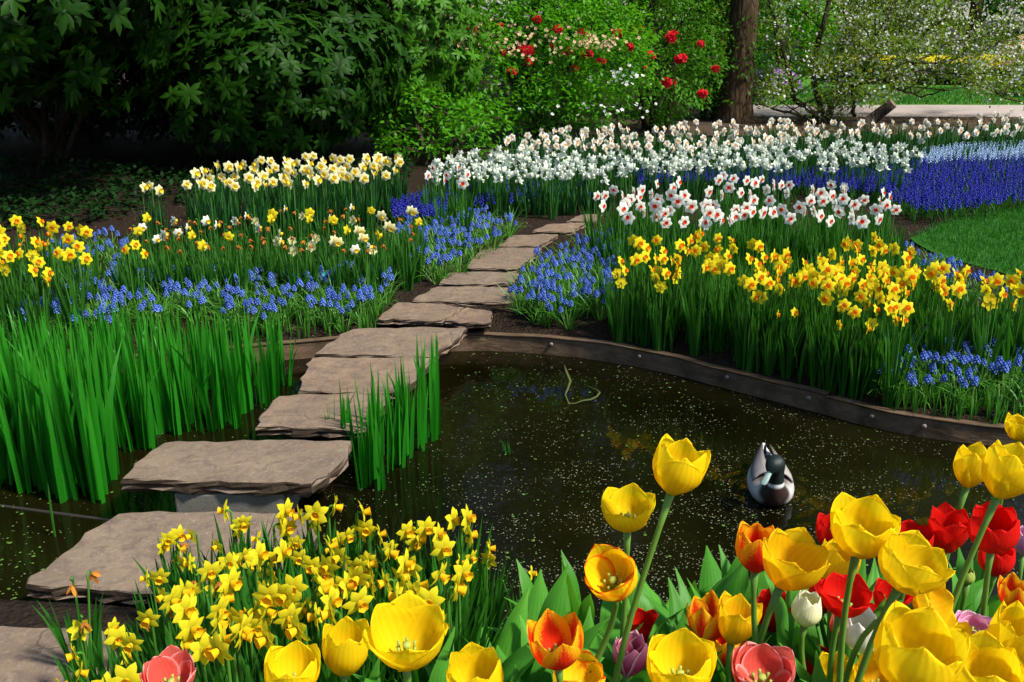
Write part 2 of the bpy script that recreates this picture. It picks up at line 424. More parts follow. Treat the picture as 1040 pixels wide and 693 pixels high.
def concrete_mat():
    m, N, L = nodes('concrete')
    p = geo_pos(N)
    n1 = noise(N, L, 9.0, 5.0, 0.6, p); n2 = noise(N, L, 120.0, 3.0, 0.6, p)
    c = mixc(N, L, (0.10, 0.095, 0.075), (0.20, 0.19, 0.16), n1)
    c = mixc(N, L, c, (0.05, 0.05, 0.04), ramp(N, L, n2, [(0.55, 0.0), (0.75, 0.7)]))
    return finish(m, N, L, c, 0.9, 0.2, 0, None, bumpn(N, L, n2, 0.2, 0.006))
M['concrete'] = concrete_mat()
def wood_mat(name, a, b):
    m, N, L = nodes(name)
    u, v, t = pv(N, L)
    cx = N.new('ShaderNodeCombineXYZ')
    L.new(mathn(N, L, 'MULTIPLY', v, 6.0), cx.inputs[0]); L.new(mathn(N, L, 'MULTIPLY', u, 40.0), cx.inputs[1]); L.new(t, cx.inputs[2])
    n1 = noise(N, L, 1.6, 6.0, 0.65, cx.outputs[0], 0.5); n2 = noise(N, L, 7.0, 4.0, 0.6, geo_pos(N))
    c = mixc(N, L, a, b, ramp(N, L, n1, [(0.3, 0.0), (0.7, 1.0)]))
    c = mixc(N, L, c, (a[0] * .5, a[1] * .6, a[2] * .5), ramp(N, L, n2, [(0.45, 0.0), (0.7, 0.8)]))
    return finish(m, N, L, c, 0.85, 0.08, 0, None, bumpn(N, L, n1, 0.7, 0.01))
M['edging'] = wood_mat('weathered_edging', (0.085, 0.054, 0.032), (0.175, 0.118, 0.072))
def simple(name, col, rough=0.5, spec=0.3, metal=0.0):
    m, N, L = nodes(name)
    n = noise(N, L, 40.0, 4.0)
    c = mixc(N, L, tuple(x * .75 for x in col), col, n)
    finish(m, N, L, c, rough, spec)
    if metal:
        for nd in N:
            if nd.type == 'BSDF_PRINCIPLED': nd.inputs['Metallic'].default_value = metal
    return m
M['bolt'] = simple('bolt_steel', (0.22, 0.19, 0.16), 0.55, 0.4, 0.3)
M['teal'] = simple('teal_plastic', (0.03, 0.33, 0.30), 0.35, 0.5)
M['speck'] = simple('floating_petals', (0.19, 0.19, 0.12), 0.9, 0.05)
M['speck_green'] = simple('duckweed', (0.08, 0.16, 0.02), 0.7, 0.2)
M['algae'] = simple('algae_coat', (0.075, 0.090, 0.022), 0.8, 0.2)
def grass_sheet(name, a, b):
    m, N, L = nodes(name)
    p = geo_pos(N)
    n1 = noise(N, L, 160.0, 4.0, 0.7, p); n2 = noise(N, L, 2.5, 3.0, 0.5, p)
    c = mixc(N, L, a, b, n1); c = mixc(N, L, c, (b[0] * 1.3, b[1] * 1.15, b[2]), mathn(N, L, 'MULTIPLY', n2, 0.5))
    return finish(m, N, L, c, 0.85, 0.15, 0, None, bumpn(N, L, n1, 0.8, 0.02))
M['lawn'] = grass_sheet('mown_grass', (0.010, 0.070, 0.005), (0.026, 0.140, 0.008))
M['far_lawn'] = grass_sheet('far_mown_grass', (0.04, 0.15, 0.012), (0.08, 0.24, 0.02))
M['blade'] = leaf_mat('grass_blade', (0.014, 0.090, 0.006), (0.040, 0.190, 0.012))
def path_mat():
    m, N, L = nodes('pale_gravel')
    p = geo_pos(N); n1 = noise(N, L, 50.0, 6.0, 0.7, p)
    c = mixc(N, L, (0.30, 0.245, 0.215), (0.44, 0.37, 0.33), n1)
    return finish(m, N, L, c, 0.9, 0.15, 0, None, bumpn(N, L, n1, 0.4, 0.01))
M['path'] = path_mat()
def mulch_mat():
    m, N, L = nodes('leaf_mulch')
    p = geo_pos(N); n1 = noise(N, L, 30.0, 6.0, 0.75, p); n2 = noise(N, L, 90.0, 3.0, 0.6, p)
    c = ramp(N, L, n1, [(0.3, (0.03, 0.02, 0.012)), (0.55, (0.11, 0.075, 0.05)), (0.75, (0.26, 0.19, 0.14))])
    return finish(m, N, L, c, 0.95, 0.1, 0, None, bumpn(N, L, n2, 0.9, 0.03))
M['mulch'] = mulch_mat()
def water_mat():
    m, N, L = nodes('pond_water')
    p = geo_pos(N)
    n1 = noise(N, L, 5.0, 2.0, 0.5, p); n2 = noise(N, L, 22.0, 2.0, 0.5, p); n3 = noise(N, L, 0.9, 3.0, 0.5, p)
    # slow rings spreading from the swimming duck
    d = N.new('ShaderNodeVectorMath'); d.operation = 'DISTANCE'; L.new(p, d.inputs[0]); d.inputs[1].default_value = (*DUCK.xy, 0)
    wv = mathn(N, L, 'SINE', mathn(N, L, 'MULTIPLY', d.outputs['Value'], 95.0))
    fall = mathn(N, L, 'POWER', 2.718, mathn(N, L, 'MULTIPLY', d.outputs['Value'], -5.0))
    h = mathn(N, L, 'ADD', mathn(N, L, 'ADD', n1, mathn(N, L, 'MULTIPLY', n2, 0.25)), mathn(N, L, 'MULTIPLY', mathn(N, L, 'MULTIPLY', wv, fall), 0.35))
    c = mixc(N, L, (0.0022, 0.0018, 0.0004), (0.008, 0.0072, 0.0014), ramp(N, L, n3, [(0.35, 0.0), (0.7, 1.0)]))
    finish(m, N, L, c, 0.05, 0.5, 0, None, bumpn(N, L, h, 0.07, 0.03))
    for nd in N:
        if nd.type == 'BSDF_PRINCIPLED': nd.inputs['IOR'].default_value = 1.33
    return m
DUCK = at(781, 500, 0.0)
M['water'] = water_mat()

# ================================================================== SETTING
def axis(*parts): return np.unique(np.round(np.concatenate([np.arange(a, b, s) for a, b, s in parts] + [[parts[-1][1]]]), 4))
gx = axis((-70, -12, 4.0), (-12, -4, 0.5), (-4, 4, 0.05), (4, 12, 0.5), (12, 70, 4.0))
# rows follow the two shores, so that the bank drops straight down behind each edging board
cols = []
for x in gx:
    yb, yf = float(np.interp(x, EX, EY)), float(np.interp(x, FX, FY))
    cols.append(np.concatenate([np.linspace(-4, yf - .5, 18)[:-1], np.linspace(yf - .5, yf - .010, 12), [yf - .006], np.linspace(yf + .05, yb - .05, 12), [yb + .010, yb + .014],
                                np.linspace(yb + .03, yb + .6, 14), np.linspace(yb + .7, 14, 34), np.arange(18, 122, 4.0)]))
GY = np.array(cols).T; GX = np.repeat(gx[None], len(GY), 0)
Z = ground_np(GX, GY)
mb = MB(); mb.grid(np.stack([GX, GY, Z], -1))
tag(mb.build('ground', M['soil']), kind='structure')
mb = MB(); mb.grid(np.array([[[-6, 1.6, 0], [3.6, 1.6, 0]], [[-6, 8, 0], [3.6, 8, 0]]], float))
# keep the water sheet inside the basin: its rim follows the two shores
xs = np.linspace(-6, 3.5, 90)
mb = MB(); mb.grid(np.stack([np.stack([xs, np.interp(xs, FX, FY), xs * 0], -1), np.stack([xs, np.interp(xs, EX, EY), xs * 0], -1)], 0))
tag(mb.build('pond_water', M['water']), kind='structure')

def sheet(name, pts, mat, z):
    """flat sheet with a slightly uneven outline"""
    out = []
    n = len(pts)
    for i in range(n):
        a, b = Vector(pts[i]).to_2d(), Vector(pts[(i + 1) % n]).to_2d()
        k = max(2, int((b - a).length / 0.25)); k = min(k, 60)
        for j in range(k):
            p = a.lerp(b, j / k); out.append((p.x + random.uniform(-.03, .03), p.y + random.uniform(-.03, .03), z))
    me = bpy.data.meshes.new(name); me.from_pydata(out, [], [list(range(len(out)))]); me.materials.append(mat); me.update()
    o = bpy.data.objects.new(name, me); C.objects.link(o)
    return tag(o, kind='structure')
LAWN_PX = [(925, 238), (955, 225), (1000, 214), (1060, 203), (1250, 196), (1300, 300), (1160, 300), (1060, 283), (1010, 272), (975, 262), (945, 250)]
LAWN = [at(x, y, 0.19) for x, y in LAWN_PX]
sheet('lawn', LAWN, M['lawn'], 0.1665)
sheet('mulch_strip', [(1, 13.2), (14, 12.6), (30, 13.0), (30, 15.6), (1, 15.6)], M['mulch'], 0.172)
sheet('far_path', [(3.2, 15.4), (40, 14.9), (40, 17.4), (3.2, 17.2)], M['path'], 0.180)
sheet('far_lawn', [(3.0, 17.0), (40, 17.2), (40, 40), (2.6, 40)], M['far_lawn'], 0.176)

# ------------------------------------------------------------------ scatter helpers
def inside(poly, x, y):
    c = False; n = len(poly); j = n - 1
    for i in range(n):
        xi, yi = poly[i][:2]; xj, yj = poly[j][:2]
        if (yi > y) != (yj > y) and x < (xj - xi) * (y - yi) / (yj - yi) + xi: c = not c
        j = i
    return c
def scatter(poly, n, dmin, tries=12000, sy=1.0):
    xs = [p[0] for p in poly]; ys = [p[1] for p in poly]
    out = []
    for _ in range(tries):
        if len(out) >= n: break
        x, y = random.uniform(min(xs), max(xs)), random.uniform(min(ys), max(ys))
        if not inside(poly, x, y): continue
        if any((x - a) ** 2 + ((y - b) * sy) ** 2 < dmin * dmin for a, b in out): continue
        out.append((x, y))
    return out

# mown grass blades on the lawn: nobody could count them
def blades(poly, n, h, w, z):
    xs = [p[0] for p in poly]; ys = [p[1] for p in poly]
    P = np.stack([rng.uniform(min(xs), max(xs), n * 3), rng.uniform(min(ys), max(ys), n * 3)], 1)
    P = np.array([p for p in P if inside(poly, p[0], p[1])][:n]); n = len(P)
    P = P + rng.normal(size=(n, 2)) * .035
    a = rng.uniform(0, 6.28, n); hh = h * rng.uniform(.6, 1.2, n); lean = rng.uniform(-.5, .5, (n, 2)) * hh[:, None]
    base = np.concatenate([P, np.full((n, 1), z)], 1)
    d = np.stack([np.cos(a), np.sin(a), a * 0], 1) * w
    tip = base + np.concatenate([lean, hh[:, None]], 1)
    V = np.stack([base - d, base + d, tip], 1).reshape(-1, 3)
    A = np.zeros((n, 3, 3)); A[:, :, 2] = rng.random(n)[:, None]; A[:, 2, 1] = .8
    m = MB(); m.add(V, None, np.arange(n * 3).reshape(-1, 3), A); return m
LP = [(p.x, p.y) for p in LAWN]
tag(blades(LP, 26000, 0.035, 0.003, 0.17).build('grass', M['blade'], None, False), 'short mown grass of the lawn beside the blue flowers', 'grass', kind='stuff')

tag(blades([(3.5, 17.3), (16, 17.3), (16, 21), (3.5, 21)], 26000, 0.07, 0.007, 0.17).build('grass', M['blade'], None, False), 'short grass of the lawn beyond the gravel path', 'grass', kind='stuff')
# dry leaves and bark bits lying on the mulch and at the rims of the path and beds
def litter(name, label, poly, n, size, mat, zoff=.012):
    xs = [p[0] for p in poly]; ys = [p[1] for p in poly]
    P = np.stack([rng.uniform(min(xs), max(xs), n * 3), rng.uniform(min(ys), max(ys), n * 3)], 1)
    P = np.array([p for p in P if inside(poly, p[0], p[1])][:n])
    z = ground_np(P[:, 0], P[:, 1]); P = P[z > 0]; z = z[z > 0]
    pos = np.stack([P[:, 0], P[:, 1], np.maximum(z, .15 * (P[:, 1] > 10)) + zoff + rng.uniform(0, .01, len(P)) + (.02 if P[0, 1] > 10 else 0)], 1)
    d = rdir(len(P)); d[:, 2] *= .25; u = rdir(len(P)) * .35; u[:, 2] += 1
    m = MB(); leaves_at(m, pos, d, u, size * rng.uniform(.5, 1.3, len(P)), 'small')
    return tag(m.build(name, mat), label, 'leaf litter', kind='stuff')

# ================================================================== STEPPING STONES
def slab(name, px, top, thick, label, seed, crack=None):
    rs = random.Random(seed)
    pts = [at(x, y, top) for x, y in px]
    c = sum(pts, Vector()) / len(pts)
    out = []
    n = len(pts)
    for i in range(n):
        a, b = pts[i], pts[(i + 1) % n]
        k = max(3, int((b - a).length / 0.045))
        ph = [rs.uniform(0, 6.28) for _ in range(3)]
        nrm = Vector(((b - a).y, -(b - a).x, 0)).normalized()
        for j in range(k):
            t = j / k
            w = math.sin(math.pi * t) ** .5 if 0 < t < 1 else 0
            off = (math.sin(t * 7 + ph[0]) * .010 + math.sin(t * 17 + ph[1]) * .005 + rs.uniform(-.004, .004)) * w
            p = a.lerp(b, t) + nrm * off
            if j == 0: p = p.lerp(c, 0.02)
            out.append(p - c)
    m = MB()
    P = np.array([list(p) for p in out])
    k = len(P)
    rings = []
    # top centre rings (slight dishing), arris, broken side, underside
    def ring(s, z, jit=0.0):
        r = P * s
        r = r + np.array([[rs.uniform(-jit, jit), rs.uniform(-jit, jit), rs.uniform(-jit, jit) * .6] for _ in range(k)])
        r[:, 2] += z; return r
    rings.append(ring(0.05, 0.0)); rings.append(ring(0.35, 0.001, .001)); rings.append(ring(0.65, 0.000, .0015)); rings.append(ring(0.88, 0.001, .0015))
    rings.append(ring(0.985, 0.0, .0015)); rings.append(ring(1.0, -0.005, .004)); rings.append(ring(1.004, -thick * .3, .005)); rings.append(ring(0.980, -thick * .55, .008))
    rings.append(ring(0.995, -thick * .75, .007)); rings.append(ring(0.94, -thick, .006)); rings.append(ring(0.05, -thick))
    m.grid(np.array(rings), None, 0, True)
    m.add(rings[0], None, None); b = m.n - k
    m.T.append(np.array([[b, b + i, b + i + 1] for i in range(1, k - 1)])); m.TM.append(np.zeros(k - 2))
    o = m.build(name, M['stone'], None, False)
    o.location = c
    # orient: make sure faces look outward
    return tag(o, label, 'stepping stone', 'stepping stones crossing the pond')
def box(m, lo, hi, mat=0):
    x0, y0, z0 = lo; x1, y1, z1 = hi
    m.add([(x0, y0, z0), (x1, y0, z0), (x1, y1, z0), (x0, y1, z0), (x0, y0, z1), (x1, y0, z1), (x1, y1, z1), (x0, y1, z1)],
          [(0, 3, 2, 1), (4, 5, 6, 7), (0, 1, 5, 4), (1, 2, 6, 5), (2, 3, 7, 6), (3, 0, 4, 7)], None, None, mat)
def pier(pxl, pxr, pyf, depth, z0, z1, label):
    a, b = at(pxl, pyf, z1), at(pxr, pyf, z1)
    m = MB()
    nx = 10
    box(m, (0, 0, z0 - z1), ((b - a).x, depth, 0))
    o = m.build('concrete_block', M['concrete'], None, False)
    o.location = (a.x, a.y, z1)
    bv = o.modifiers.new('bevel', 'BEVEL'); bv.width = 0.008; bv.segments = 2
    return tag(o, label, 'block', 'concrete blocks under the stones')
SL = [
    ([(-70, 640), (70, 637), (108, 640), (128, 700), (120, 760), (-110, 760)], .16, .06, 'cracked stone slab on the near bank in the bottom corner of the photo'),
    ([(22, 594), (70, 556), (118, 521), (215, 519), (322, 521), (318, 560), (305, 603), (150, 602)], .12, .06, 'large stepping stone partly covered by the yellow dwarf daffodils'),
    ([(119, 487), (165, 449), (260, 447), (358, 447), (354, 464), (336, 479), (318, 492), (220, 489)], .20, .055, 'wide stepping stone raised on a grey concrete block'),
    ([(258, 434), (270, 416), (282, 402), (340, 400), (398, 400), (388, 418), (372, 436), (310, 435)], .15, .05, 'stepping stone over the water right behind the one on the visible concrete block'),
    ([(302, 397), (308, 380), (316, 363), (380, 363), (441, 363), (428, 380), (408, 398), (350, 399)], .15, .05, 'third stepping stone over water, half behind the small iris clump'),
    ([(318, 359), (338, 346), (357, 334), (420, 332), (476, 333), (462, 346), (441, 362), (380, 361)], .155, .05, 'stepping stone at the far shore touching the brown pond edging'),
    ([(382, 324), (393, 315), (404, 307), (440, 308), (472, 312), (462, 319), (449, 326), (415, 325)], .175, .035, 'broad path stone behind the pond edging, larger part left of a crack'),
    ([(451, 326), (463, 320), (474, 312), (500, 316), (498, 328), (475, 328)], .173, .035, 'small triangular broken-off piece of path stone beside the edging'),
    ([(418, 305), (430, 298), (444, 291), (490, 291), (530, 293), (527, 307), (470, 307)], .18, .035, 'path stone next to the blue flowers, second beyond the edging'),
    ([(445, 288), (456, 277), (490, 276), (528, 277), (520, 288), (480, 289)], .18, .035, 'narrow path stone third beyond the edging'),
    ([(472, 272), (482, 261), (491, 252), (520, 251), (551, 252), (538, 263), (525, 273), (500, 273)], .18, .035, 'long path stone where the path starts to bend right'),
    ([(505, 250), (521, 239), (545, 238), (567, 238), (558, 244), (546, 250)], .18, .035, 'small path stone second from the far end of the path'),
    ([(540, 235), (555, 228), (575, 227), (596, 226), (588, 231), (580, 236)], .18, .03, 'farthest path stone just before the white narcissi hide the path'),
    ([(575, 225), (590, 218), (612, 217), (606, 225)], .18, .03, 'sliver of path stone half hidden under the red-cupped narcissi leaves'),
]
for i, (p, t, th, lb) in enumerate(SL):
    slab('stepping_stone', p, t, th, lb, 100 + i)
pier(176, 288, 502, .30, -.35, .143, 'grey concrete block showing under the wide raised stepping stone')
pier(120, 250, 575, .25, -.35, .058, 'dark concrete block under the stone by the dwarf daffodils')
pier(290, 350, 424, .22, -.35, .098, 'dark concrete block under the stone behind the raised one')
pier(325, 390, 388, .22, -.35, .098, 'dark concrete block under the stone behind the small iris clump')

# ================================================================== POND EDGING
def edging(name, line, top, h, thick, label, bolts=()):
    e = thing(name, label, 'pond edging', line[0])
    o0 = Vector(line[0])
    fine = smooth_line(line)
    prof = [(0.0, -h), (0.0, -.012), (-.006, -.004), (-.006, 0.0), (thick, .001), (thick + .003, -.006), (thick, -h)]   # outward (towards the water is negative)
    P, A = [], []
    d = 0
    for i, p in enumerate(fine):
        t = (fine[min(i + 1, len(fine) - 1)] - fine[max(i - 1, 0)]).normalized()
        n = Vector((-t.y, t.x, 0))
        if i: d += (p - fine[i - 1]).length
        wob = .003 * math.sin(d * 5) + .002 * math.sin(d * 17)
        P.append([list(p + n * a + Vector((0, 0, top + b + wob)) - Vector((o0.x, o0.y, o0.z))) for a, b in prof])
        A.append([(k * .17, d, .3) for k in range(len(prof))])
    m = MB(); m.grid(np.array(P), np.array(A), 0, True)
    m.build('board', M['edging'], e, False)
    for bx, by in bolts:
        q = at(bx, by, top - .04)
        # nearest point of the line
        j = min(range(len(fine)), key=lambda i: (fine[i] - Vector((q.x, q.y, 0))).length)
        t = (fine[min(j + 1, len(fine) - 1)] - fine[max(j - 1, 0)]).normalized(); n = Vector((t.y, -t.x, 0))
        c = Vector((fine[j].x, fine[j].y, top - .038)) - o0
        m = MB(); m.tube([c - n * .002, c + n * .006, c + n * .010, c + n * .011], [.011, .011, .008, .002], 10)
        m.build('bolt', M['bolt'], e)
    return e
k0 = next(i for i, p in enumerate(_edge_px) if p[0] == 840)
edging('pond_edging', EDGE[:k0 + 1], .10, .42, .035, 'long curved brown edging board along the far shore of the pond', [(558, 351), (640, 364), (740, 384), (812, 404)])
edging('pond_edging', EDGE[k0:], .092, .42, .035, 'shorter brown edging board curving forward below the blue flowers', [(943, 434), (880, 419)])
edging('pond_edging', [Vector((-5, _f0.y + .22, .05)), Vector((-2.2, _f0.y + 0.08, .05)), _f0, _f1, Vector((-.4, 2.42, .05)), Vector((.4, 2.3, .05))], .07, .35, .02,
       'thin dark edging along the near shore in front of the cracked slab')
# pale pipe lying just under the surface by the irises
m = MB(); m.tube([at(-60, 505, -.004), at(0, 514, -.002), at(60, 522, .0), at(120, 530, -.003), at(170, 536, -.012)], .007, 8)
tag(m.build('pipe', simple('dark_pipe', (.030, .024, .018), .6)), 'thin dark pipe lying at the water surface below the tall irises', 'pipe')

# ================================================================== PLANT BUILDERS
def strap(m, base, az, length, width, lean, droop, seg=5, tint=None, mat=0, twist=0.0, fold=.25):
    """one strap leaf as a folded ribbon"""
    tint = random.random() if tint is None else tint
    d = Vector((math.cos(az), math.sin(az), 0)); side = Vector((-d.y, d.x, 0))
    side = side * math.cos(twist) + d * math.sin(twist)
    p = Vector(base); ang = lean
    P, A = [], []
    for i in range(seg + 1):
        t = i / seg
        w = width * (0.75 + .45 * t if t < .5 else 1.0) * (1 - max(0, t - .55) / .45) ** .6
        w = max(w, width * .03)
        n = d * math.cos(ang) - Vector((0, 0, 1)) * math.sin(ang)
        P.append([list(p - side * w * .5), list(p - n * w * fold), list(p + side * w * .5)])
        A.append([(-1, t, tint), (0, t, tint), (1, t, tint)])
        step = length / seg
        p = p + (d * math.sin(ang) + Vector((0, 0, 1)) * math.cos(ang)) * step
        ang += droop / seg * (0.3 + 1.4 * t)
    m.grid(np.array(P), np.array(A), mat)

def frame(axis_):
    a = Vector(axis_).normalized()
    x = a.cross(Vector((0, 0, 1)))
    if x.length < 1e-3: x = Vector((1, 0, 0))
    x.normalize(); y = a.cross(x)
    return Matrix((x, y, a)).transposed()       # columns: x, y, axis
def narcissus_petals(dia, n=6, refl=.1, w=.42, pointy=1.0, rows=4, jit=.12):
    m = MB()
    r = dia / 2
    for k in range(n):
        a = k / n * 2 * math.pi + random.uniform(-.08, .08)
        lift = (.10 if k % 2 else .02) + refl + random.uniform(-jit, jit)
        tw = random.uniform(-.25, .25)
        P, A = [], []
        tint = random.random()
        for i in range(rows + 1):
            t = i / rows
            rad = r * (.10 + .90 * t)
            hw = r * w * (math.sin(math.pi * min(1, .16 + .84 * t ** pointy)) ** .75 + .02)
            z = -lift * rad + .12 * r * math.sin(math.pi * t)
            row = []
            for u in (-1, 0, 1):
                rr = rad; y = u * hw; zz = z - abs(u) * hw * .22 + u * tw * hw * t
                row.append((rr * math.cos(a) - y * math.sin(a), rr * math.sin(a) + y * math.cos(a), zz))
            P.append(row); A.append([(-1, t, tint), (0, t, tint), (1, t, tint)])
        m.grid(np.array(P), np.array(A))
    return m
def narcissus_cup(r0, r1, depth, seg=12, frill=.10):
    m = MB()
    P, A = [], []
    for i, (t, rr) in enumerate(((0, r0 * .75), (.35, r0), (.75, r0 + (r1 - r0) * .45), (1.0, r1))):
        ring = []
        for k in range(seg):
            f = 1 + (frill * (1 if k % 2 else -1) if i == 3 else 0)
            a = k / seg * 2 * math.pi
            ring.append((rr * f * math.cos(a), rr * f * math.sin(a), depth * t))
        P.append(ring); A.append([(0, t, .5)] * seg)
    m.grid(np.array(P), np.array(A), 0, True)
    # floor of the cup
    c = [(0, 0, depth * .12)]
    b = m.n
    m.add(P[0] + c, None, [[k, (k + 1) % seg, seg] for k in range(seg)], [(0, 0, .5)] * (seg + 1))
    # style in the middle
    m.tube([(0, 0, depth * .1), (0, 0, depth * .8)], r0 * .14, 5)
    return m
def place(o, loc, axis_, roll=0.0):
    M4 = frame(axis_).to_4x4() @ Matrix.Rotation(roll, 4, 'Z')
    M4.translation = Vector(loc)
    o.matrix_local = M4
def narcissus(name, label, cat, h, dia, pet, cup, cup_r, cup_d, leaf, nleaf=7, lw=.013, nfl=1, refl=.1, w=.42, wither=0.0, droop=0.15, lean=.18, leaf_h=.9, pointy=1.0):
    def mk():
        root = thing(name, label, cat)
        m = MB()
        for k in range(int(nleaf * 1.6)):
            az = random.uniform(0, 6.28)
            strap(m, (.026 * math.cos(az), .026 * math.sin(az), -.02), az + random.uniform(-.4, .4), h * leaf_h * random.uniform(.72, 1.12), lw * random.uniform(.8, 1.15), random.uniform(.02, lean), random.uniform(-.05, .55), 5, None, 0, random.uniform(-.8, .8))
        m.build('leaves', M[leaf], root)
        for q in range(nfl):
            az = -math.pi / 2 + .3 + random.uniform(-1.0, 1.0) + (q * 2.1 if nfl > 1 else 0)
            d = Vector((math.cos(az), math.sin(az), 0))
            hh = h * (1 if q == 0 else random.uniform(.80, 1.02))
            off = Vector((random.uniform(-.03, .03), random.uniform(-.03, .03), 0)) if q else Vector((0, 0, 0))
            off2 = off * 1.6
            top = Vector((0, 0, hh)) + off2
            kk = dia / .08; neck = top + d * .008 * kk + Vector((0, 0, .007 * kk)); tip = top + d * .020 * kk + Vector((0, 0, .004 * kk))
            st = MB(); st.tube([off * .5 + Vector((0, 0, -.02)), off + Vector((0, 0, hh * .5)), top + Vector((0, 0, -.02)), top, neck, tip], [.0035, .0032, .0028, .0027, .0026, .0038], 5)
            st.build('stem', M['daff_stem'], root)
            pitch = random.uniform(-.35, .25) - droop
            ax = (d * math.cos(pitch) + Vector((0, 0, math.sin(pitch)))).normalized()
            if random.random() < wither:
                # a spent bloom: crumpled, hanging, papery
                wb = narcissus_petals(dia * .62, 6, -1.3, .26, 1.0, 4, .5)
                f = wb.build('withered_flower', M['dry'], root)
                place(f, tip + d * .006 - Vector((0, 0, .008)), (d * .55 - Vector((0, 0, .8))))
                continue
            f = narcissus_petals(dia * random.uniform(.92, 1.06), 6, refl, w, pointy).build('flower', M[pet], root)
            place(f, tip, ax, random.uniform(0, 1))
            c = narcissus_cup(cup_r[0], cup_r[1], cup_d).build('cup', M[cup], f)
            c.location = (0, 0, .002)
        return root
    return mk

# ------------------------------------------------------------------ grape hyacinth
def bead_spike(m, base, tip, n, r, br, low=False, mat=0):
    """stacked bells round a short axis"""
    b, t = Vector(base), Vector(tip)
    ax = (t - b); L_ = ax.length; Fm = frame(ax)
    V, Q, A = [], [], []
    for i in range(n):
        f = (i + .5) / n
        ang = i * 2.39996
        rad = r * (1.0 - .75 * max(0, f - .45) / .55) * (.8 + .2 * min(1, f * 5))
        s = br * (1 - .45 * f)
        c = b + ax * f + Fm @ Vector((math.cos(ang) * rad, math.sin(ang) * rad, 0))
        o = (Fm @ Vector((math.cos(ang), math.sin(ang), -.55))).normalized()
        G = frame(o)
        k = len(V)
        tint = random.random()
        for (z, rr, v) in ((-1.0, .45, 1.0), (0.0, 1.0, .5), (.9, .55, 0.0)):
            for j in range(4):
                a = j * math.pi / 2 + .4
                V.append(c + G @ Vector((math.cos(a) * rr * s, math.sin(a) * rr * s, z * s))); A.append((0, v, tint))
        for z in (0, 1):
            for j in range(4):
                Q.append((k + z * 4 + j, k + z * 4 + (j + 1) % 4, k + z * 4 + 4 + (j + 1) % 4, k + z * 4 + 4 + j))
        Q.append((k + 8, k + 9, k + 10, k + 11))
    m.add([list(v) for v in V], Q, None, A, mat)
def hyacinth(label, mat='m_blue', nsp=3):
    def mk():
        root = thing('grape_hyacinth', label, 'flower')
        m = MB()
        for k in range(22):
            az = random.uniform(0, 6.28)
            strap(m, (.016 * math.cos(az), .016 * math.sin(az), -.01), az, random.uniform(.12, .25), random.uniform(.005, .0085), random.uniform(.10, .75), random.uniform(.6, 2.2), 5, None, 0, random.uniform(-.5, .5))
        m.build('leaves', M['musc_leaf'], root)
        for q in range(nsp):
            az = random.uniform(0, 6.28); o = Vector((math.cos(az), math.sin(az), 0)) * random.uniform(.01, .05)
            h = random.uniform(.11, .165)
            top = o * 1.3 + Vector((0, 0, h))
            s = MB()
            s.tube([o * .3 + Vector((0, 0, -.01)), o + Vector((0, 0, h * .6)), top], [.0025, .0022, .002], 5)
            bead_spike(s, o * 1.25 + Vector((0, 0, h - .008)), top + Vector((0, 0, .026)), 20, .0112, .0072, False, 1)
            s.build('flower_spike', [M['stem'], M[mat]], root)
        return root
    return mk

# ------------------------------------------------------------------ leaf clouds for shrubs and trees
def leaf_template(kind):
    if kind == 'big':       # long leathery leaf, 3 x 4 grid
        P, A = [], []
        for i in range(4):
            t = i / 3
            hw = (0.02, .17, .17, .015)[i]
            for u in (-1, 0, 1):
                P.append((t, u * hw, -.12 * t * t - abs(u) * .04)); A.append((u, t, 0))
        Q = [(i * 3 + j, i * 3 + j + 1, i * 3 + j + 4, i * 3 + j + 3) for i in range(3) for j in range(2)]
        return np.array(P), np.array(Q), np.array(A)
    if kind == 'small':     # folded rhomb
        P = [(0, 0, 0), (.5, -.27, .06), (1, 0, -.06), (.5, .27, .06)]
        A = [(0, 0, 0), (-1, .5, 0), (0, 1, 0), (1, .5, 0)]
        return np.array(P), np.array([(0, 1, 2, 3)]), np.array(A)
    if kind == 'blossom':   # open five-petalled bloom
        P, A, Q = [(0, 0, -.12)], [(0, 0, 0)], []
        for k in range(5):
            a = k * 2 * math.pi / 5
            for da, r in ((-.5, .36), (0, .52), (.5, .36)):
                P.append((math.cos(a + da) * r, math.sin(a + da) * r, .06)); A.append((0, 1, 0))
            b = 1 + k * 3
            Q.append((0, b, b + 1, b + 2))
        return np.array(P), np.array(Q), np.array(A)
TPL = {k: leaf_template(k) for k in ('big', 'small', 'blossom')}
def norm(a): return a / np.maximum(np.linalg.norm(a, axis=-1, keepdims=True), 1e-9)
def leaves_at(m, pos, dirs, ups, size, kind, mat=0, tint=None):
    T, Q, A = TPL[kind]
    n, k = len(pos), len(T)
    x = norm(dirs); y = norm(np.cross(ups, x)); z = np.cross(x, y)
    s = np.asarray(size).reshape(-1, 1, 1) if np.ndim(size) else size
    V = pos[:, None] + s * (T[None, :, 0:1] * x[:, None] + T[None, :, 1:2] * y[:, None] + T[None, :, 2:3] * z[:, None])
    AA = np.repeat(A[None], n, 0); AA[:, :, 2] = (rng.random(n) if tint is None else tint)[:, None]
    QQ = (np.arange(n) * k)[:, None, None] + Q[None]
    m.add(V.reshape(-1, 3), QQ.reshape(-1, 4), None, AA.reshape(-1, 3), mat)
def rdir(n):
    v = rng.normal(size=(n, 3)); return norm(v)
def clumps(center, radii, n, shell=.55):
    """clump centres through an ellipsoid, thicker near its skin"""
    d = rdir(n); r = (shell ** 3 + (1 - shell ** 3) * rng.random(n)) ** (1 / 3)
    return np.array(center) + d * r[:, None] * np.array(radii), d
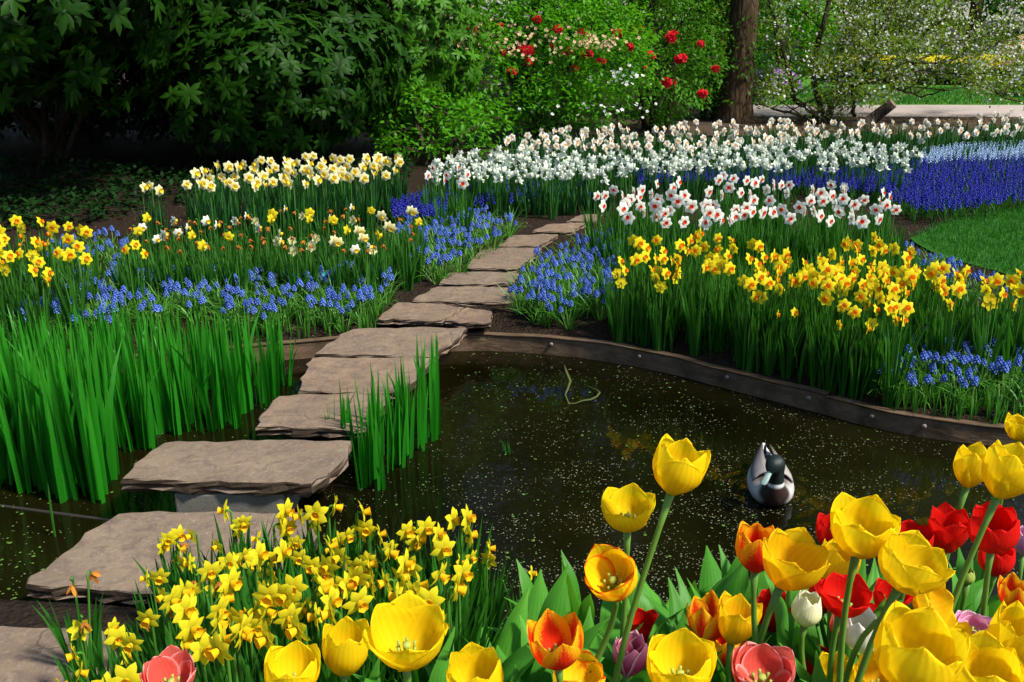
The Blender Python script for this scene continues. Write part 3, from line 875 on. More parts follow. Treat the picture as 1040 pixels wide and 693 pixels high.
def clump_leaves(m, cc, cr, per, size, kind, mat=0, up=.5, squash=.7):
    n = len(cc) * per
    c = np.repeat(cc, per, 0)
    off = rdir(n) * (rng.random(n) ** .5)[:, None] * cr * np.array([1, 1, squash])
    t = np.repeat(rng.random(len(cc)), per) * .6 + rng.random(n) * .4
    d = norm(off) + rdir(n) * .8
    d[:, 2] -= .15
    u = rdir(n) * .6; u[:, 2] += up + .4
    leaves_at(m, c + off, d, u, size * rng.uniform(.7, 1.25, n), kind, mat, t)
def whorls(m, cc, axes, per, size, kind='big', mat=0):
    """rosettes of leaves round shoot tips"""
    n = len(cc)
    a = norm(axes)
    ref = np.where(np.abs(a[:, 2:3]) < .9, np.array([[0, 0, 1.0]]), np.array([[1.0, 0, 0]]))
    e1 = norm(np.cross(a, ref)); e2 = np.cross(a, e1)
    t0 = rng.random(n)
    for k in range(per):
        ph = k / per * 2 * math.pi + rng.uniform(-.25, .25, n) + t0 * 6
        d = e1 * np.cos(ph)[:, None] + e2 * np.sin(ph)[:, None] + a * rng.uniform(-.1, .35, n)[:, None]
        d[:, 2] -= .12
        leaves_at(m, cc, d, a + rdir(n) * .15, size * rng.uniform(.75, 1.15, n), kind, mat, t0 * .5 + rng.random(n) * .5)
def limb(m, p0, p1, r0, r1, bend=.1, seg=6, n=5):
    p0, p1 = Vector(p0), Vector(p1)
    L_ = (p1 - p0).length
    b = Vector((random.uniform(-1, 1), random.uniform(-1, 1), random.uniform(-.3, .8))) * L_ * bend
    pts = []
    for i in range(n + 1):
        t = i / n
        pts.append(p0.lerp(p1, t) + b * math.sin(math.pi * t) + Vector((random.uniform(-1, 1), random.uniform(-1, 1), random.uniform(-1, 1))) * L_ * .012)
    m.tube(pts, [r0 + (r1 - r0) * i / n for i in range(n + 1)], seg)
    return pts

def shrub(name, label, cat, base, ell, ncl, cr, per, size, leafmat, kind='small', trunk='twig', group=None, stems=5, shell=.5, whorl=None, extra=None, sz_flat=.7):
    """ell: list of (offset centre, radii, share) that make up an uneven crown"""
    bz = ground(base[0], base[1])
    root = thing(name, label, cat, (base[0], base[1], bz), 0, group)
    tot = sum(e[2] for e in ell)
    cc, dd = [], []
    for c, r, sh in ell:
        a, d = clumps(c, r, max(3, int(ncl * sh / tot)), shell); cc.append(a); dd.append(d)
    cc = np.concatenate(cc); dd = np.concatenate(dd)
    keep = cc[:, 2] > .12
    cc, dd = cc[keep], dd[keep]
    m = MB()
    if whorl:
        ax = dd + rdir(len(cc)) * .55; ax[:, 2] += .35
        whorls(m, cc, ax, whorl, size, kind)
    else:
        clump_leaves(m, cc, cr, per, size, kind, 0, .5, sz_flat)
    m.build('foliage', M[leafmat], root)
    t = MB()
    for k in range(stems):
        j = rng.integers(len(cc))
        e = Vector(cc[j])
        a = random.uniform(0, 6.28); s = Vector((math.cos(a) * .12, math.sin(a) * .12, -.05))
        mid = s.lerp(e, .45) + Vector((0, 0, .12 * e.length)); 
        pts = limb(t, s, mid, .045, .028, .06)
        limb(t, pts[-1], e, .028, .008, .08)
        for q in range(3):
            j2 = rng.integers(len(cc)); e2 = Vector(cc[j2])
            if (e2 - mid).length < e.length * .8: limb(t, pts[-1], e2, .018, .005, .1, 5)
    t.build('trunk', M[trunk], root)
    if extra: extra(root, cc, dd)
    return root

def blossom_part(root, pts, axes, size, mat, name='blossoms'):
    m = MB()
    n = len(pts)
    d = rdir(n); 
    leaves_at(m, pts, np.cross(axes, d), axes, size * rng.uniform(.8, 1.2, n), 'blossom')
    return m.build(name, M[mat], root)
def truss(name, root, px, py, depth, r, mat, n=16):
    """ball of azalea blooms at one place of the shrub"""
    p = at_depth(px, py, depth) - root.location
    d = rdir(n); d[:, 1] -= .3; d = norm(d)
    pts = np.array(p) + d * r * rng.uniform(.35, 1.1, (n, 1)) * np.array([1.15, .8, .8])
    m = MB(); leaves_at(m, pts, np.cross(d, rdir(n)), d, np.full(n, r * 1.3), 'blossom')
    return m.build(name, M[mat], root)

M['litter'] = leaf_mat('dead_leaf', (0.06, 0.035, 0.018), (0.30, 0.20, 0.12), None, .8, .1, .1)
litter('leaf_litter', 'pale dead leaves on the mulch by the gravel path', [(3.5, 12.6), (14, 12.4), (14, 15.2), (3.5, 15.3)], 5200, .06, M['litter'])
litter('leaf_litter', 'dead leaf bits and crumbs on the bed soil beside path and pond', [(-4, 4.2), (5, 3.2), (5, 8.5), (-4, 9.5)], 5200, .016, M['litter'], .004)

# ================================================================== BACKGROUND
def wx(px, depth): return (px - PX) / F * depth
# dark rhododendrons on the left, with black-green bushes added where only deep shade shows
for lbl, x, y, rr in (('added black-green bush standing in for the deepest shade at the far left', -8.2, 12.6, 1.6), ('added black-green bush standing in for the shaded void under the huge rhododendron', -5.6, 12.9, 1.7), ('added black-green bush standing in for the shade between the two big rhododendrons', -3.3, 12.7, 1.4)):
    shrub('shade_fill_bush', lbl, 'shrub', (x, y), [((0, 0, .75), (rr, .8, .85), 4), ((0, .2, 1.9), (rr, .9, 1.0), 2)], 420, .28, 34, .10, 'dark_leaf', stems=5, shell=.3)
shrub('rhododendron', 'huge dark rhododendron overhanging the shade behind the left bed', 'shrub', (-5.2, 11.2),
      [((0, 0, 2.6), (2.9, 1.7, 1.75), 6), ((1.5, -.5, 2.2), (1.6, 1.2, 1.3), 3), ((1.0, -1.2, 4.6), (3.2, 2.3, 1.5), 6), ((.3, -2.7, 2.2), (2.5, 1.4, 1.45), 7)], 6000, 0, 0, .155, 'rhodo_leaf', 'big', whorl=8, stems=9, shell=.55)  # top lobe added out of view, front lobe pulled forward, to shade below
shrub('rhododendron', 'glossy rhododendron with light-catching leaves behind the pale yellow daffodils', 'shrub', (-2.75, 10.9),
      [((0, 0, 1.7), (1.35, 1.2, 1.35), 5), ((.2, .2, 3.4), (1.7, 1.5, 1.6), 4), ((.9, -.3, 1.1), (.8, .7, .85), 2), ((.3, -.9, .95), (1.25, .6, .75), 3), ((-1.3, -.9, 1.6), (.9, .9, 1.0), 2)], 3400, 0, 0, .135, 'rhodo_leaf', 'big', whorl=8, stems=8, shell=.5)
shrub('rhododendron', 'rhododendron with dull smaller leaves left of the red-flowered azalea', 'shrub', (-1.25, 11.6),
      [((0, 0, 1.3), (1.0, .9, 1.2), 4), ((-.1, .4, 3.2), (1.3, 1.1, 1.5), 3)], 1900, 0, 0, .10, 'mid_leaf', 'big', whorl=7, stems=7, shell=.5)
def az_extra(peach, white, reds, depth):
    def f(root, cc, dd):
        if peach:
            P = np.array([list(at_depth(x, y, depth - .35 + random.uniform(-.4, .2)) - root.location) for x, y in peach])
            blossom_part(root, P, norm(np.array([[0, -1, .5]]) + rdir(len(P)) * .6), .045, 'az_peach', 'peach_blossoms')
        if white:
            P = np.array([list(at_depth(x, y, depth - .1 + random.uniform(-.3, .2)) - root.location) for x, y in white])
            blossom_part(root, P, norm(np.array([[0, -.5, .8]]) + rdir(len(P)) * .5), .05, 'az_white', 'white_blossoms')
        for x, y, r in reds: truss('red_blossom', root, x, y, depth - .40 + random.uniform(-.1, .1), r, 'az_red')
    return f
pe = [(random.gauss(500, 38), random.gauss(42, 11)) for _ in range(210)] + [(random.gauss(600, 16), random.gauss(43, 5)) for _ in range(110)] + [(random.gauss(450, 25), random.gauss(8, 8)) for _ in range(30)]
wh = [(random.gauss(635, 12), random.gauss(76, 5)) for _ in range(40)] + [(random.gauss(520, 40), random.gauss(90, 12)) for _ in range(30)] + [(random.gauss(605, 25), random.gauss(112, 6)) for _ in range(30)]
shrub('azalea', 'bright green azalea with red and peach blooms behind the white narcissi', 'shrub', (.35, 12.6),
      [((-.3, -.1, .9), (1.25, .9, .85), 4), ((.5, 0, 1.0), (.95, .9, .9), 3), ((-.5, .3, 2.0), (1.0, .9, .9), 2), ((.5, .4, 2.3), (1.1, .9, 1.0), 2)], 1050, .17, 26, .062, 'azalea_leaf', stems=9, shell=.5,
      extra=az_extra(pe, wh, [(459, 46, .085), (534, 51, .08), (537, 63, .05), (508, 26, .04), (593, 36, .08), (597, 55, .06), (576, 53, .06), (628, 34, .06), (509, 53, .05), (450, 60, .03), (560, 48, .035), (480, 30, .05), (420, 60, .04), (546, 20, .05), (610, 62, .05), (584, 70, .045), (520, 72, .05), (640, 48, .05), (566, 30, .06)], 11.9))
shrub('azalea', 'dark red-flowered azalea just left of the brown tree trunk', 'shrub', (1.95, 13.6),
      [((0, 0, 1.1), (.78, .8, 1.1), 4), ((-.2, .2, 2.6), (.8, .8, .9), 2)], 480, .16, 24, .065, 'mid_leaf', stems=7, shell=.45,
      extra=az_extra([], [], [(648, 30, .06), (682, 38, .085), (661, 56, .06), (691, 60, .07), (713, 95, .06), (678, 84, .08), (655, 68, .03), (712, 45, .05), (726, 70, .05)], 12.5))
shrub('azalea', 'dark leafy azalea between the red-flowered one and the gravel path behind the trunk', 'shrub', (3.0, 15.2),
      [((0, 0, 1.0), (1.1, .7, 1.1), 3), ((.1, .2, 2.3), (1.1, .8, 1.0), 2)], 420, .18, 26, .07, 'mid_leaf', stems=6, shell=.4)
shrub('low_shrub', 'low leafy green shrub at the foot of the rhododendrons beside the white narcissi', 'shrub', (-.95, 10.9),
      [((0, 0, .40), (.65, .5, .42), 3), ((.5, .1, .35), (.5, .4, .36), 2), ((-.3, .1, .75), (.3, .3, .25), 1)], 130, .15, 17, .070, 'azalea_leaf', stems=5)

# the brown trunk and its high crown
tb = at(746, 125, .15)
tree = thing('tree', 'tree with a straight brown trunk behind the white narcissi', 'tree', (tb.x, tb.y, .14))
m = MB()
tp = [(0, 0, -.1), (-.01, 0, .06), (.0, 0, .35), (.02, .02, 1.2), (.03, .04, 2.4), (.0, .06, 4.0), (.15, .1, 6.5), (.2, .1, 8.5)]
m.tube(tp, [.36, .29, .235, .205, .195, .18, .14, .07], 18)
trunk = m.build('trunk', M['bark'], tree)
m = MB(); limbs = MB()
cc, dd = clumps((.9, .6, 7.6), (2.6, 2.4, 2.0), 190, .4)
clump_leaves(m, cc, .42, 34, .13, 'small')
for j in range(14):
    e = Vector(cc[rng.integers(len(cc))]); limb(limbs, (.1, .08, random.uniform(4.2, 6.6)), e, .06, .012, .08)
limbs.build('limb', M['bark'], tree)
m.build('crown', M['mid_leaf'], tree)

# spreading white-blossomed shrub on the right
def spread_shrub():
    b = at(838, 119, .15)
    root = thing('blossoming_shrub', 'spreading shrub with bare dark limbs and white blossom right of the trunk', 'shrub', (b.x, b.y, .14))
    Z0 = 14.3
    t = MB(); tips = []
    def P(px, py, z=Z0): return at_depth(px, py, z) - root.location
    main = [([(838, 126), (832, 105), (824, 70), (835, 30), (846, -20)], .055, .03), ([(838, 126), (850, 95), (868, 70), (880, 55), (925, 40), (960, 18), (985, -20)], .06, .022),
            ([(838, 126), (822, 112), (806, 100), (800, 70), (790, 30), (778, -10)], .05, .02), ([(852, 92), (880, 82), (905, 80), (935, 72), (975, 58), (1030, 40)], .035, .012),
            ([(860, 80), (855, 50), (868, 10), (880, -40)], .035, .015), ([(868, 118), (866, 95), (878, 70), (884, 60)], .03, .02), ([(895, 80), (915, 92), (935, 99), (960, 92), (980, 88)], .018, .006),
            ([(838, 126), (815, 118), (790, 112), (770, 106)], .03, .01), ([(905, 60), (950, 65), (990, 85), (1020, 100)], .02, .006), ([(880, 55), (900, 20), (915, -15)], .025, .012)]
    for pts, r0, r1 in main:
        k = [P(x, y, Z0 + random.uniform(-.5, .5) * (0 if i == 0 else 1)) for i, (x, y) in enumerate(pts)]
        fine = []
        for i in range(len(k) - 1):
            for q in range(4): fine.append(k[i].lerp(k[i + 1], q / 4) + Vector((random.uniform(-1, 1), random.uniform(-1, 1), random.uniform(-1, 1))) * (.02 if q else 0))
        fine.append(k[-1])
        t.tube(fine, [r0 + (r1 - r0) * i / (len(fine) - 1) for i in range(len(fine))], 7)
        for _ in range(11):
            p = random.choice(fine[3:])
            d = Vector((random.uniform(-.6, 1), random.uniform(-.8, .8), random.uniform(-.15, .9))).normalized() * random.uniform(.5, 1.3)
            q = limb(t, p, p + d, .010, .003, .12, 4, 4)
            tips += q[1:]
            for _ in range(2):
                d2 = (d * .5 + Vector((random.uniform(-.5, .5), random.uniform(-.5, .5), random.uniform(-.3, .5)))) * .7
                q2 = limb(t, q[3], q[3] + d2, .005, .002, .12, 4, 3); tips += q2[1:]
    t.build('trunk', M['twig'], root)
    cc = np.array([list(x) for x in tips])
    a, d = clumps((1.5, .4, 2.3), (3.3, 1.6, 1.1), 170, .3)
    a = a[(a[:, 2] > .8)]
    cc = np.concatenate([cc, a])
    cc = cc[(cc[:, 0] + root.location.x) / (cc[:, 1] + root.location.y) > .245]
    m = MB(); clump_leaves(m, cc, .19, 17, .055, 'small', 0, .5, .8); m.build('foliage', M['olive_leaf'], root)
    m = MB()
    for part, mat, n in (('white_blossoms', 'az_white', 8), ('bluish_blossoms', 'az_blue', 2)):
        keep = cc[rng.random(len(cc)) < (.45 if n == 8 else .22)]
        if part == 'bluish_blossoms': keep = keep[keep[:, 0] > .6]
        extra = np.array([list(P(random.uniform(860, 1070), random.uniform(-25, 70), Z0 + random.uniform(-.9, .6))) for _ in range(70 if n == 8 else 60)])
        keep = np.concatenate([keep, extra])
        p = np.repeat(keep, n, 0) + rng.normal(size=(len(keep) * n, 3)) * .085
        blossom_part(root, p, norm(rdir(len(p)) + np.array([[0, -.6, .6]])), .036, mat, part)
    return root
spread_shrub()
# cut log poking up near the mulch
lg = at(884, 122, .15)
lgo = thing('cut_log', 'short sawn dark log leaning up out of the mulch', 'log', (lg.x, lg.y, .15))
m = MB(); a = at_depth(883, 124, 12.9) - lgo.location; b = at_depth(907, 105, 12.7) - lgo.location
m.tube([a, a.lerp(b, .4) + Vector((0, 0, .01)), a.lerp(b, .8), b], [.085, .075, .068, .066], 12); m.build('log_body', M['twig'], lgo)
m = MB(); dv = (b - a).normalized(); m.tube([b + dv * .001, b + dv * .006], [.060, .058], 12); m.build('sawn_end', simple('sawn_wood', (.20, .14, .09), .8), lgo)

# shrubs, hedges and trees farther back; each one is a plant of its own
def tree_far(name, label, x, y, h, r, leafmat, size, ncl=150, per=30, low=.5, blossom=None, tr=.18):
    z0 = ground(x, y)
    root = thing(name, label, 'tree', (x, y, z0))
    m = MB(); m.tube([(0, 0, -.1), (.03, 0, h * .3), (0, .04, h * .75)], [tr, tr * .75, tr * .3], 10)
    ell = [((0, 0, low + (h - low) * .5), (r, r, (h - low) * .5)), ((r * .4, -r * .3, low + (h - low) * .35), (r * .7, r * .7, (h - low) * .35)), ((-r * .4, r * .2, low + (h - low) * .65), (r * .7, r * .7, (h - low) * .34))]
    ccs = [clumps(c, rr, ncl // 3, .45)[0] for c, rr in ell]
    cc = np.concatenate(ccs); cc = cc[cc[:, 2] > low * .7]
    for j in range(9):
        e = Vector(cc[rng.integers(len(cc))]); limb(m, (0, 0, min(e.z * .7, h * .6)), e, tr * .35, .015, .08)
    m.build('trunk', M['bark'], root)
    m = MB(); clump_leaves(m, cc, r * .2, per, size, 'small'); m.build('crown', M[leafmat], root)
    if blossom:
        p = np.repeat(cc, 14, 0) + rng.normal(size=(len(cc) * 14, 3)) * r * .13
        blossom_part(root, p, norm(rdir(len(p)) + np.array([[0, -.5, .5]])), size * .9, blossom)
    return root
tree_far('evergreen_tree', 'very dark evergreen added to keep the shade black at the far left edge', -8.5, 14.5, 12, 3.4, 'dark_leaf', .17, 260, 40, .3)  # dark evergreens added behind the rhododendrons so the void stays black
tree_far('evergreen_tree', 'very dark evergreen added to keep the void black behind the huge rhododendron', -4.6, 14.5, 13, 3.2, 'dark_leaf', .17, 280, 40, .2)
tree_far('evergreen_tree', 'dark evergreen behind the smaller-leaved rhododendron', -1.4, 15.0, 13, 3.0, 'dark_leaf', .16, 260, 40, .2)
tree_far('broadleaf_tree', 'leafy green tree behind the red and peach azalea', 1.0, 16.2, 13, 2.7, 'mid_leaf', .13, 230, 38, .3)
tree_far('broadleaf_tree', 'pale green tree with white bloom beyond the gravel path', 5.4, 25.5, 9.5, 3.0, 'olive_leaf', .14, 200, 30, 1.5, 'az_white')
tree_far('broadleaf_tree', 'bluish blossoming tree at the far right edge beyond the path', 11.6, 26, 9.5, 3.4, 'olive_leaf', .14, 200, 26, 1.6, 'az_blue')
tree_far('broadleaf_tree', 'tall green tree beyond the gravel path behind the yellow flower bed', 8.6, 30, 19, 4.6, 'mid_leaf', .28, 330, 34, .6)
tree_far('broadleaf_tree', 'green tree beyond the path, seen just right of the brown trunk', 2.2, 27, 17, 4.0, 'mid_leaf', .26, 300, 30, .6)
tree_far('broadleaf_tree', 'tall broad tree farthest to the right beyond the lawn', 15.5, 29, 18, 5.0, 'mid_leaf', .28, 330, 34, .4)
tree_far('evergreen_tree', 'evergreen far beyond the path between two blossoming trees', 12.5, 36, 23, 5.5, 'dark_leaf', .34, 380, 34, .2)
tree_far('evergreen_tree', 'evergreen far beyond the path behind the white-flowered tree', 5.5, 36, 23, 5.5, 'dark_leaf', .34, 380, 34, .2)
tree_far('evergreen_tree', 'evergreen far beyond the path at the edge of the photo', 20, 36, 23, 5.5, 'dark_leaf', .34, 380, 34, .2)
for lbl, x, y, rx, rz, mt in (('bright green rounded shrub behind the yellow flower bed', 6.6, 25.2, 1.5, 1.5, 'azalea_leaf'), ('olive rounded shrub behind the right part of the yellow bed', 9.6, 25.4, 1.6, 1.6, 'olive_leaf'), ('mid green shrub beyond the far lawn at the right edge', 12.9, 24.8, 1.7, 1.7, 'mid_leaf'),
                         ('olive shrub beyond the far lawn just right of the trunk', 4.2, 23.6, 1.3, 1.4, 'olive_leaf'), ('green shrub far beyond the lawn outside the bluish tree', 15.6, 23.5, 1.6, 1.6, 'azalea_leaf')):
    shrub('far_shrub', lbl, 'shrub', (x, y), [((0, 0, rz * .7), (rx, rx * .7, rz * .8), 3), ((rx * .3, 0, rz * 1.2), (rx * .7, rx * .6, rz * .6), 1)], 170, .32, 26, .13, mt, stems=5, shell=.4)
# coloured beds and rounded shrubs beyond the path
for lbl, x, y, rx, rz, mat, n in (('low violet-flowered shrub beyond the path right of the trunk', 4.9, 19.2, .55, .35, 'az_violet', 160), ('rounded orange-flowered azalea far right beyond the path', 10.4, 20.8, .6, .7, 'az_peach', 200),
                              ('rounded white-flowered shrub far right beyond the path', 9.9, 18.9, .55, .55, 'az_white', 200)):
    def ex(root, cc, dd, mat=mat, n=n, rx=rx, rz=rz):
        d = rdir(n); d[:, 2] = np.abs(d[:, 2]); p = d * np.array([rx, rx * .8, rz]) * 1.05 + np.array([0, 0, rz * .5])
        blossom_part(root, p, d, .10, mat)
    shrub('flowering_shrub', lbl, 'shrub', (x, y), [((0, 0, rz * .6), (rx, rx * .8, rz), 1)], 90, .14, 16, .08, 'mid_leaf', stems=4, extra=ex)
m = MB(); n = 1600
p = np.stack([rng.uniform(7.2, 11.2, n), rng.uniform(21.6, 23.6, n), .22 + rng.uniform(.25, .5, n)], 1)
leaves_at(m, p, rdir(n) * np.array([1, 1, .3]), norm(np.array([[0, -.5, .8]]) + rdir(n) * .5), np.full(n, .11), 'blossom', 0)
q = p.copy(); q[:, 2] -= .22; q = np.repeat(q, 2, 0)
d = rdir(len(q)) * .4; d[:, 2] = 1
leaves_at(m, q - np.array([0, 0, .1]), d, rdir(len(q)), np.full(len(q), .3), 'small', 1)
tag(m.build('flower_bed_mass', [M['d_yellow'], M['far_leaf']]), 'yellow flower bed beyond the gravel path and far lawn', 'flower bed', kind='stuff')

# ================================================================== FAR FLOWER DRIFTS
def far_plants(poly, n, dmin, stock, h, labels, group, spread=1.1, sc=(.9, 1.1), sy=1.6):
    pts = scatter(poly, n, dmin, sy=sy)
    for i, (x, y) in enumerate(pts):
        s = random.uniform(*sc)
        p = head_at(x, y, h * s)
        if ground(p.x, p.y) < 0 or p.y < np.interp(p.x, EX, EY) + .045: continue
        stock.put((p.x, p.y, ground(p.x, p.y)), random.uniform(-spread, spread), s, labels, group)
    return len(pts)

# white narcissi with peach cups, the farthest band
lab = 'white narcissus with a peach cup in the farthest white band'
st = Stock([narcissus('peach_cup_narcissus', lab, 'flower', .36, .083, 'd_white', 'd_peach', (.012, .018), .018, 'far_leaf', 8, .016, 2, .02, .42, 0, -.25) for _ in range(6)])
far_plants([(512, 140), (560, 131), (640, 126), (700, 124), (760, 124), (822, 120), (862, 128), (880, 136), (830, 141), (760, 148), (700, 152), (640, 151), (560, 150), (520, 152)], 115, 6.5, st, .36, lab, 'white narcissi with peach cups')
lab2 = 'cream narcissus of the sparse drift beside the mulch under the blossoming shrub'
far_plants([(862, 126), (900, 120), (960, 124), (1000, 112), (1040, 110), (1060, 118), (1050, 132), (980, 138), (900, 140)], 34, 9, st, .36, lab2, 'cream narcissi beside the mulch')
# ice-white many-headed narcissi
lab = 'ice-white narcissus with nodding heads in the long drift across the middle'
st = Stock([narcissus('white_narcissus', lab, 'flower', .34, .078, 'd_icewhite', 'd_icewhite', (.012, .017), .022, 'far_leaf', 8, .013, 3, .75, .34, 0, .45) for _ in range(6)])
far_plants([(438, 162), (480, 154), (540, 150), (600, 155), (660, 156), (700, 150), (760, 144), (830, 142), (900, 146), (934, 153), (925, 166), (850, 168), (760, 168), (700, 170), (640, 172), (610, 178), (520, 178), (440, 178)], 140, 7.8, st, .34, lab, 'ice-white narcissi in the middle drift')
# red-cupped
lab = 'white narcissus with a red cup in the bed right of the path'
st_red = Stock([narcissus('red_cup_narcissus', lab, 'flower', .42, .088, 'd_white', 'd_red', (.010, .013), .008, 'daff_leaf', 9, .015, 1, .02, .40, 0, -.22) for _ in range(7)])
far_plants([(602, 200), (640, 185), (690, 178), (760, 178), (830, 186), (905, 196), (915, 208), (900, 222), (850, 230), (770, 222), (700, 230), (650, 225), (610, 214)], 92, 8.4, st_red, .42, lab, 'red-cupped narcissi right of the path', .9)
far_plants([(425, 172), (470, 172), (480, 190), (430, 190)], 7, 12, st_red, .40, 'white narcissus with a red cup left of the path, among blue spikes', 'red-cupped narcissi left of the path', .9)
# fresh and drooping pale yellow daffodils, left
lab = 'pale yellow daffodil in front of the glossy rhododendron'
st = Stock([narcissus('pale_daffodil', lab, 'flower', .42, .088, 'd_pale', 'd_yolk', (.012, .018), .020, 'far_leaf', 10, .015, 1, .08, .40, 0, -.12) for _ in range(6)])
far_plants([(182, 182), (215, 168), (290, 160), (345, 158), (405, 158), (410, 176), (360, 184), (300, 188), (230, 192), (190, 190)], 80, 7.2, st, .42, lab, 'pale yellow daffodils before the rhododendron', .9)
for x, y in ((144, 191), (154, 189), (160, 194)):
    p = head_at(x, y, .40)
    st.put((p.x, p.y, ground(p.x, p.y)), random.uniform(-.5, .5), .95, 'pale yellow daffodil standing apart at the dark left end of its row', 'pale daffodils at the dark end')
# half-withered cream narcissi
lab = 'half-withered cream narcissus above the light blue flowers on the left'
st = Stock([narcissus('faded_narcissus', lab, 'flower', .34, .070, ('d_cream', 'd_pale', 'd_cream', 'd_white', 'd_lemon', 'd_pale', 'd_cream')[k], 'd_yolk', (.010, .013), .014, 'daff_leaf', 11, .015, 1 + k % 2, .3, .38, .45, .2) for k in range(7)])
far_plants([(122, 228), (155, 216), (230, 216), (300, 210), (360, 208), (425, 216), (428, 240), (370, 252), (280, 252), (200, 255), (130, 250)], 80, 9.0, st, .34, lab, 'half-withered cream narcissi')
# orange-cupped yellow daffodils
lab_r = 'yellow daffodil with an orange cup in the right bed above the edging board'
mk = [narcissus('orange_cup_daffodil', lab_r, 'flower', .42, .076, 'd_yellow', 'd_orange', (.0100, .0125), .013, 'daff_leaf', 11, .016, 1 + k % 2, .06, .36, 0, -.10) for k in range(8)]
st_or = Stock(mk)
far_plants([(618, 262), (632, 252), (650, 246), (690, 240), (720, 236), (770, 250), (830, 262), (880, 238), (905, 252), (950, 262), (985, 276), (1000, 290), (960, 302), (930, 300), (885, 322), (840, 300), (800, 296), (760, 306), (700, 302), (650, 296), (632, 276)], 150, 7.6, st_or, .42, lab_r, 'orange-cupped daffodils in the right bed', 1.0)
far_plants([(624, 280), (700, 300), (800, 306), (850, 312), (890, 322), (880, 340), (820, 334), (740, 318), (660, 312), (628, 300)], 20, 13, st_or, .42, lab_r, 'orange-cupped daffodils in the right bed', 1.0, (.70, .84))
far_plants([(1000, 285), (1035, 280), (1060, 300), (1010, 305)], 8, 10, st_or, .40, 'yellow daffodil with an orange cup at the right edge behind the blue flowers', 'orange-cupped daffodils at the right edge')
p = head_at(854, 335, .36)
st_or.put((p.x, p.y, ground(p.x, p.y)), -.1, .86, 'lone low yellow daffodil nearest the pond edging in the right bed')
far_plants([(0, 238), (50, 230), (66, 232), (100, 248), (104, 262), (85, 275), (60, 280), (20, 285), (0, 285), (-60, 280), (-60, 240)], 36, 8.5, st_or, .36, 'yellow daffodil with an orange cup in the corner bed at the left edge', 'orange-cupped daffodils at the left edge')
for x, y in ((130, 257), (137, 252)):
    p = head_at(x, y, .36)
    st_or.put((p.x, p.y, ground(p.x, p.y)), random.uniform(-.5, .5), .9, 'orange-cupped daffodil standing apart by the first cream narcissi on the left', 'daffodil pair by the cream narcissi')

# ------------------------------------------------------------------ grape hyacinths
lab = 'light blue grape hyacinth in the bed behind the tall irises'
st_m = Stock([hyacinth(lab, 'm_blue', 4) for _ in range(8)])
far_plants([(-60, 292), (60, 280), (120, 262), (200, 268), (300, 270), (384, 272), (396, 292), (384, 320), (330, 318), (250, 310), (200, 308), (100, 318), (0, 330), (-60, 335)], 118, 9.0, st_m, .14, lab, 'light blue grape hyacinths behind the irises', 3.1)
far_plants([(400, 232), (425, 222), (500, 212), (530, 216), (500, 238), (470, 258), (440, 270), (420, 262)], 45, 8.5, st_m, .14, 'small blue grape hyacinth along the left side of the stone path', 'blue grape hyacinths left of the path', 3.1)
far_plants([(532, 270), (560, 250), (600, 232), (640, 240), (632, 268), (630, 292), (600, 306), (560, 308), (528, 300)], 52, 9.0, st_m, .14, 'blue grape hyacinth along the right side of the stone path', 'blue grape hyacinths right of the path', 3.1)
far_plants([(893, 345), (940, 330), (1000, 318), (1060, 320), (1060, 420), (1010, 414), (950, 404), (900, 388)], 64, 11, st_m, .14, 'blue grape hyacinth above the right end of the pond edging', 'blue grape hyacinths above the edging', 3.1)
far_plants([(60, 244), (120, 236), (130, 248), (80, 262), (30, 262)], 12, 9, st_m, .14, 'dark blue grape hyacinth between the daffodils in the left shade', 'grape hyacinths in the left shade', 3.1)
far_plants([(920, 245), (980, 270), (1040, 292), (1040, 300), (960, 285), (915, 262)], 12, 11, st_m, .14, 'blue grape hyacinth along the edge of the lawn', 'grape hyacinths at the lawn edge', 3.1)
def drift(name, label, polys, mat, h=.16, dens=1.0, leafn=3):
    m = MB()
    for poly, n, dm in polys:
        for x, y in scatter(poly, n, dm, 40000, 1.5):
            hh = h * random.uniform(.8, 1.2)
            p = head_at(x, y, hh)
            g = ground(p.x, p.y)
            bead_spike(m, (p.x, p.y, g + hh - .05), (p.x + random.uniform(-.006, .006), p.y, g + hh + .03), 12, .011, .0095, True, 0)
            m.tube([(p.x, p.y, g - .01), (p.x, p.y, g + hh - .03)], .0022, 4, 1, False)
            for _ in range(leafn):
                az = random.uniform(0, 6.28)
                strap(m, (p.x, p.y, g), az, random.uniform(.12, .2), .009, random.uniform(.1, .5), random.uniform(.3, 1.2), 3, None, 1)
    return tag(m.build(name, [M[mat], M['musc_leaf' if leafn > 3 else 'daff_leaf']]), label, 'flowers', kind='stuff')
drift('deep_blue_flowers', 'dense drift of deep blue grape hyacinths behind the red-cupped narcissi', [
    ([(905, 166), (960, 160), (1060, 158), (1180, 156), (1180, 190), (1060, 196), (1000, 204), (940, 210), (900, 196)], 850, 3.1),
    ([(640, 172), (700, 166), (800, 172), (905, 170), (905, 192), (800, 184), (720, 180), (650, 184)], 420, 3.6)], 'm_deep')
drift('deep_blue_flowers', 'small patch of violet-blue spikes left of the path before the white drift', [
    ([(395, 204), (430, 195), (455, 198), (452, 214), (400, 216)], 110, 2.6), ([(430, 186), (500, 184), (590, 186), (600, 200), (560, 200), (470, 204)], 60, 5)], 'm_deep')
drift('pale_blue_flowers', 'band of pale blue grape hyacinths behind the deep blue drift on the right', [([(938, 152), (970, 147), (1060, 144), (1180, 142), (1180, 155), (1060, 157), (980, 159), (935, 163)], 620, 2.4)], 'm_pale', .17)

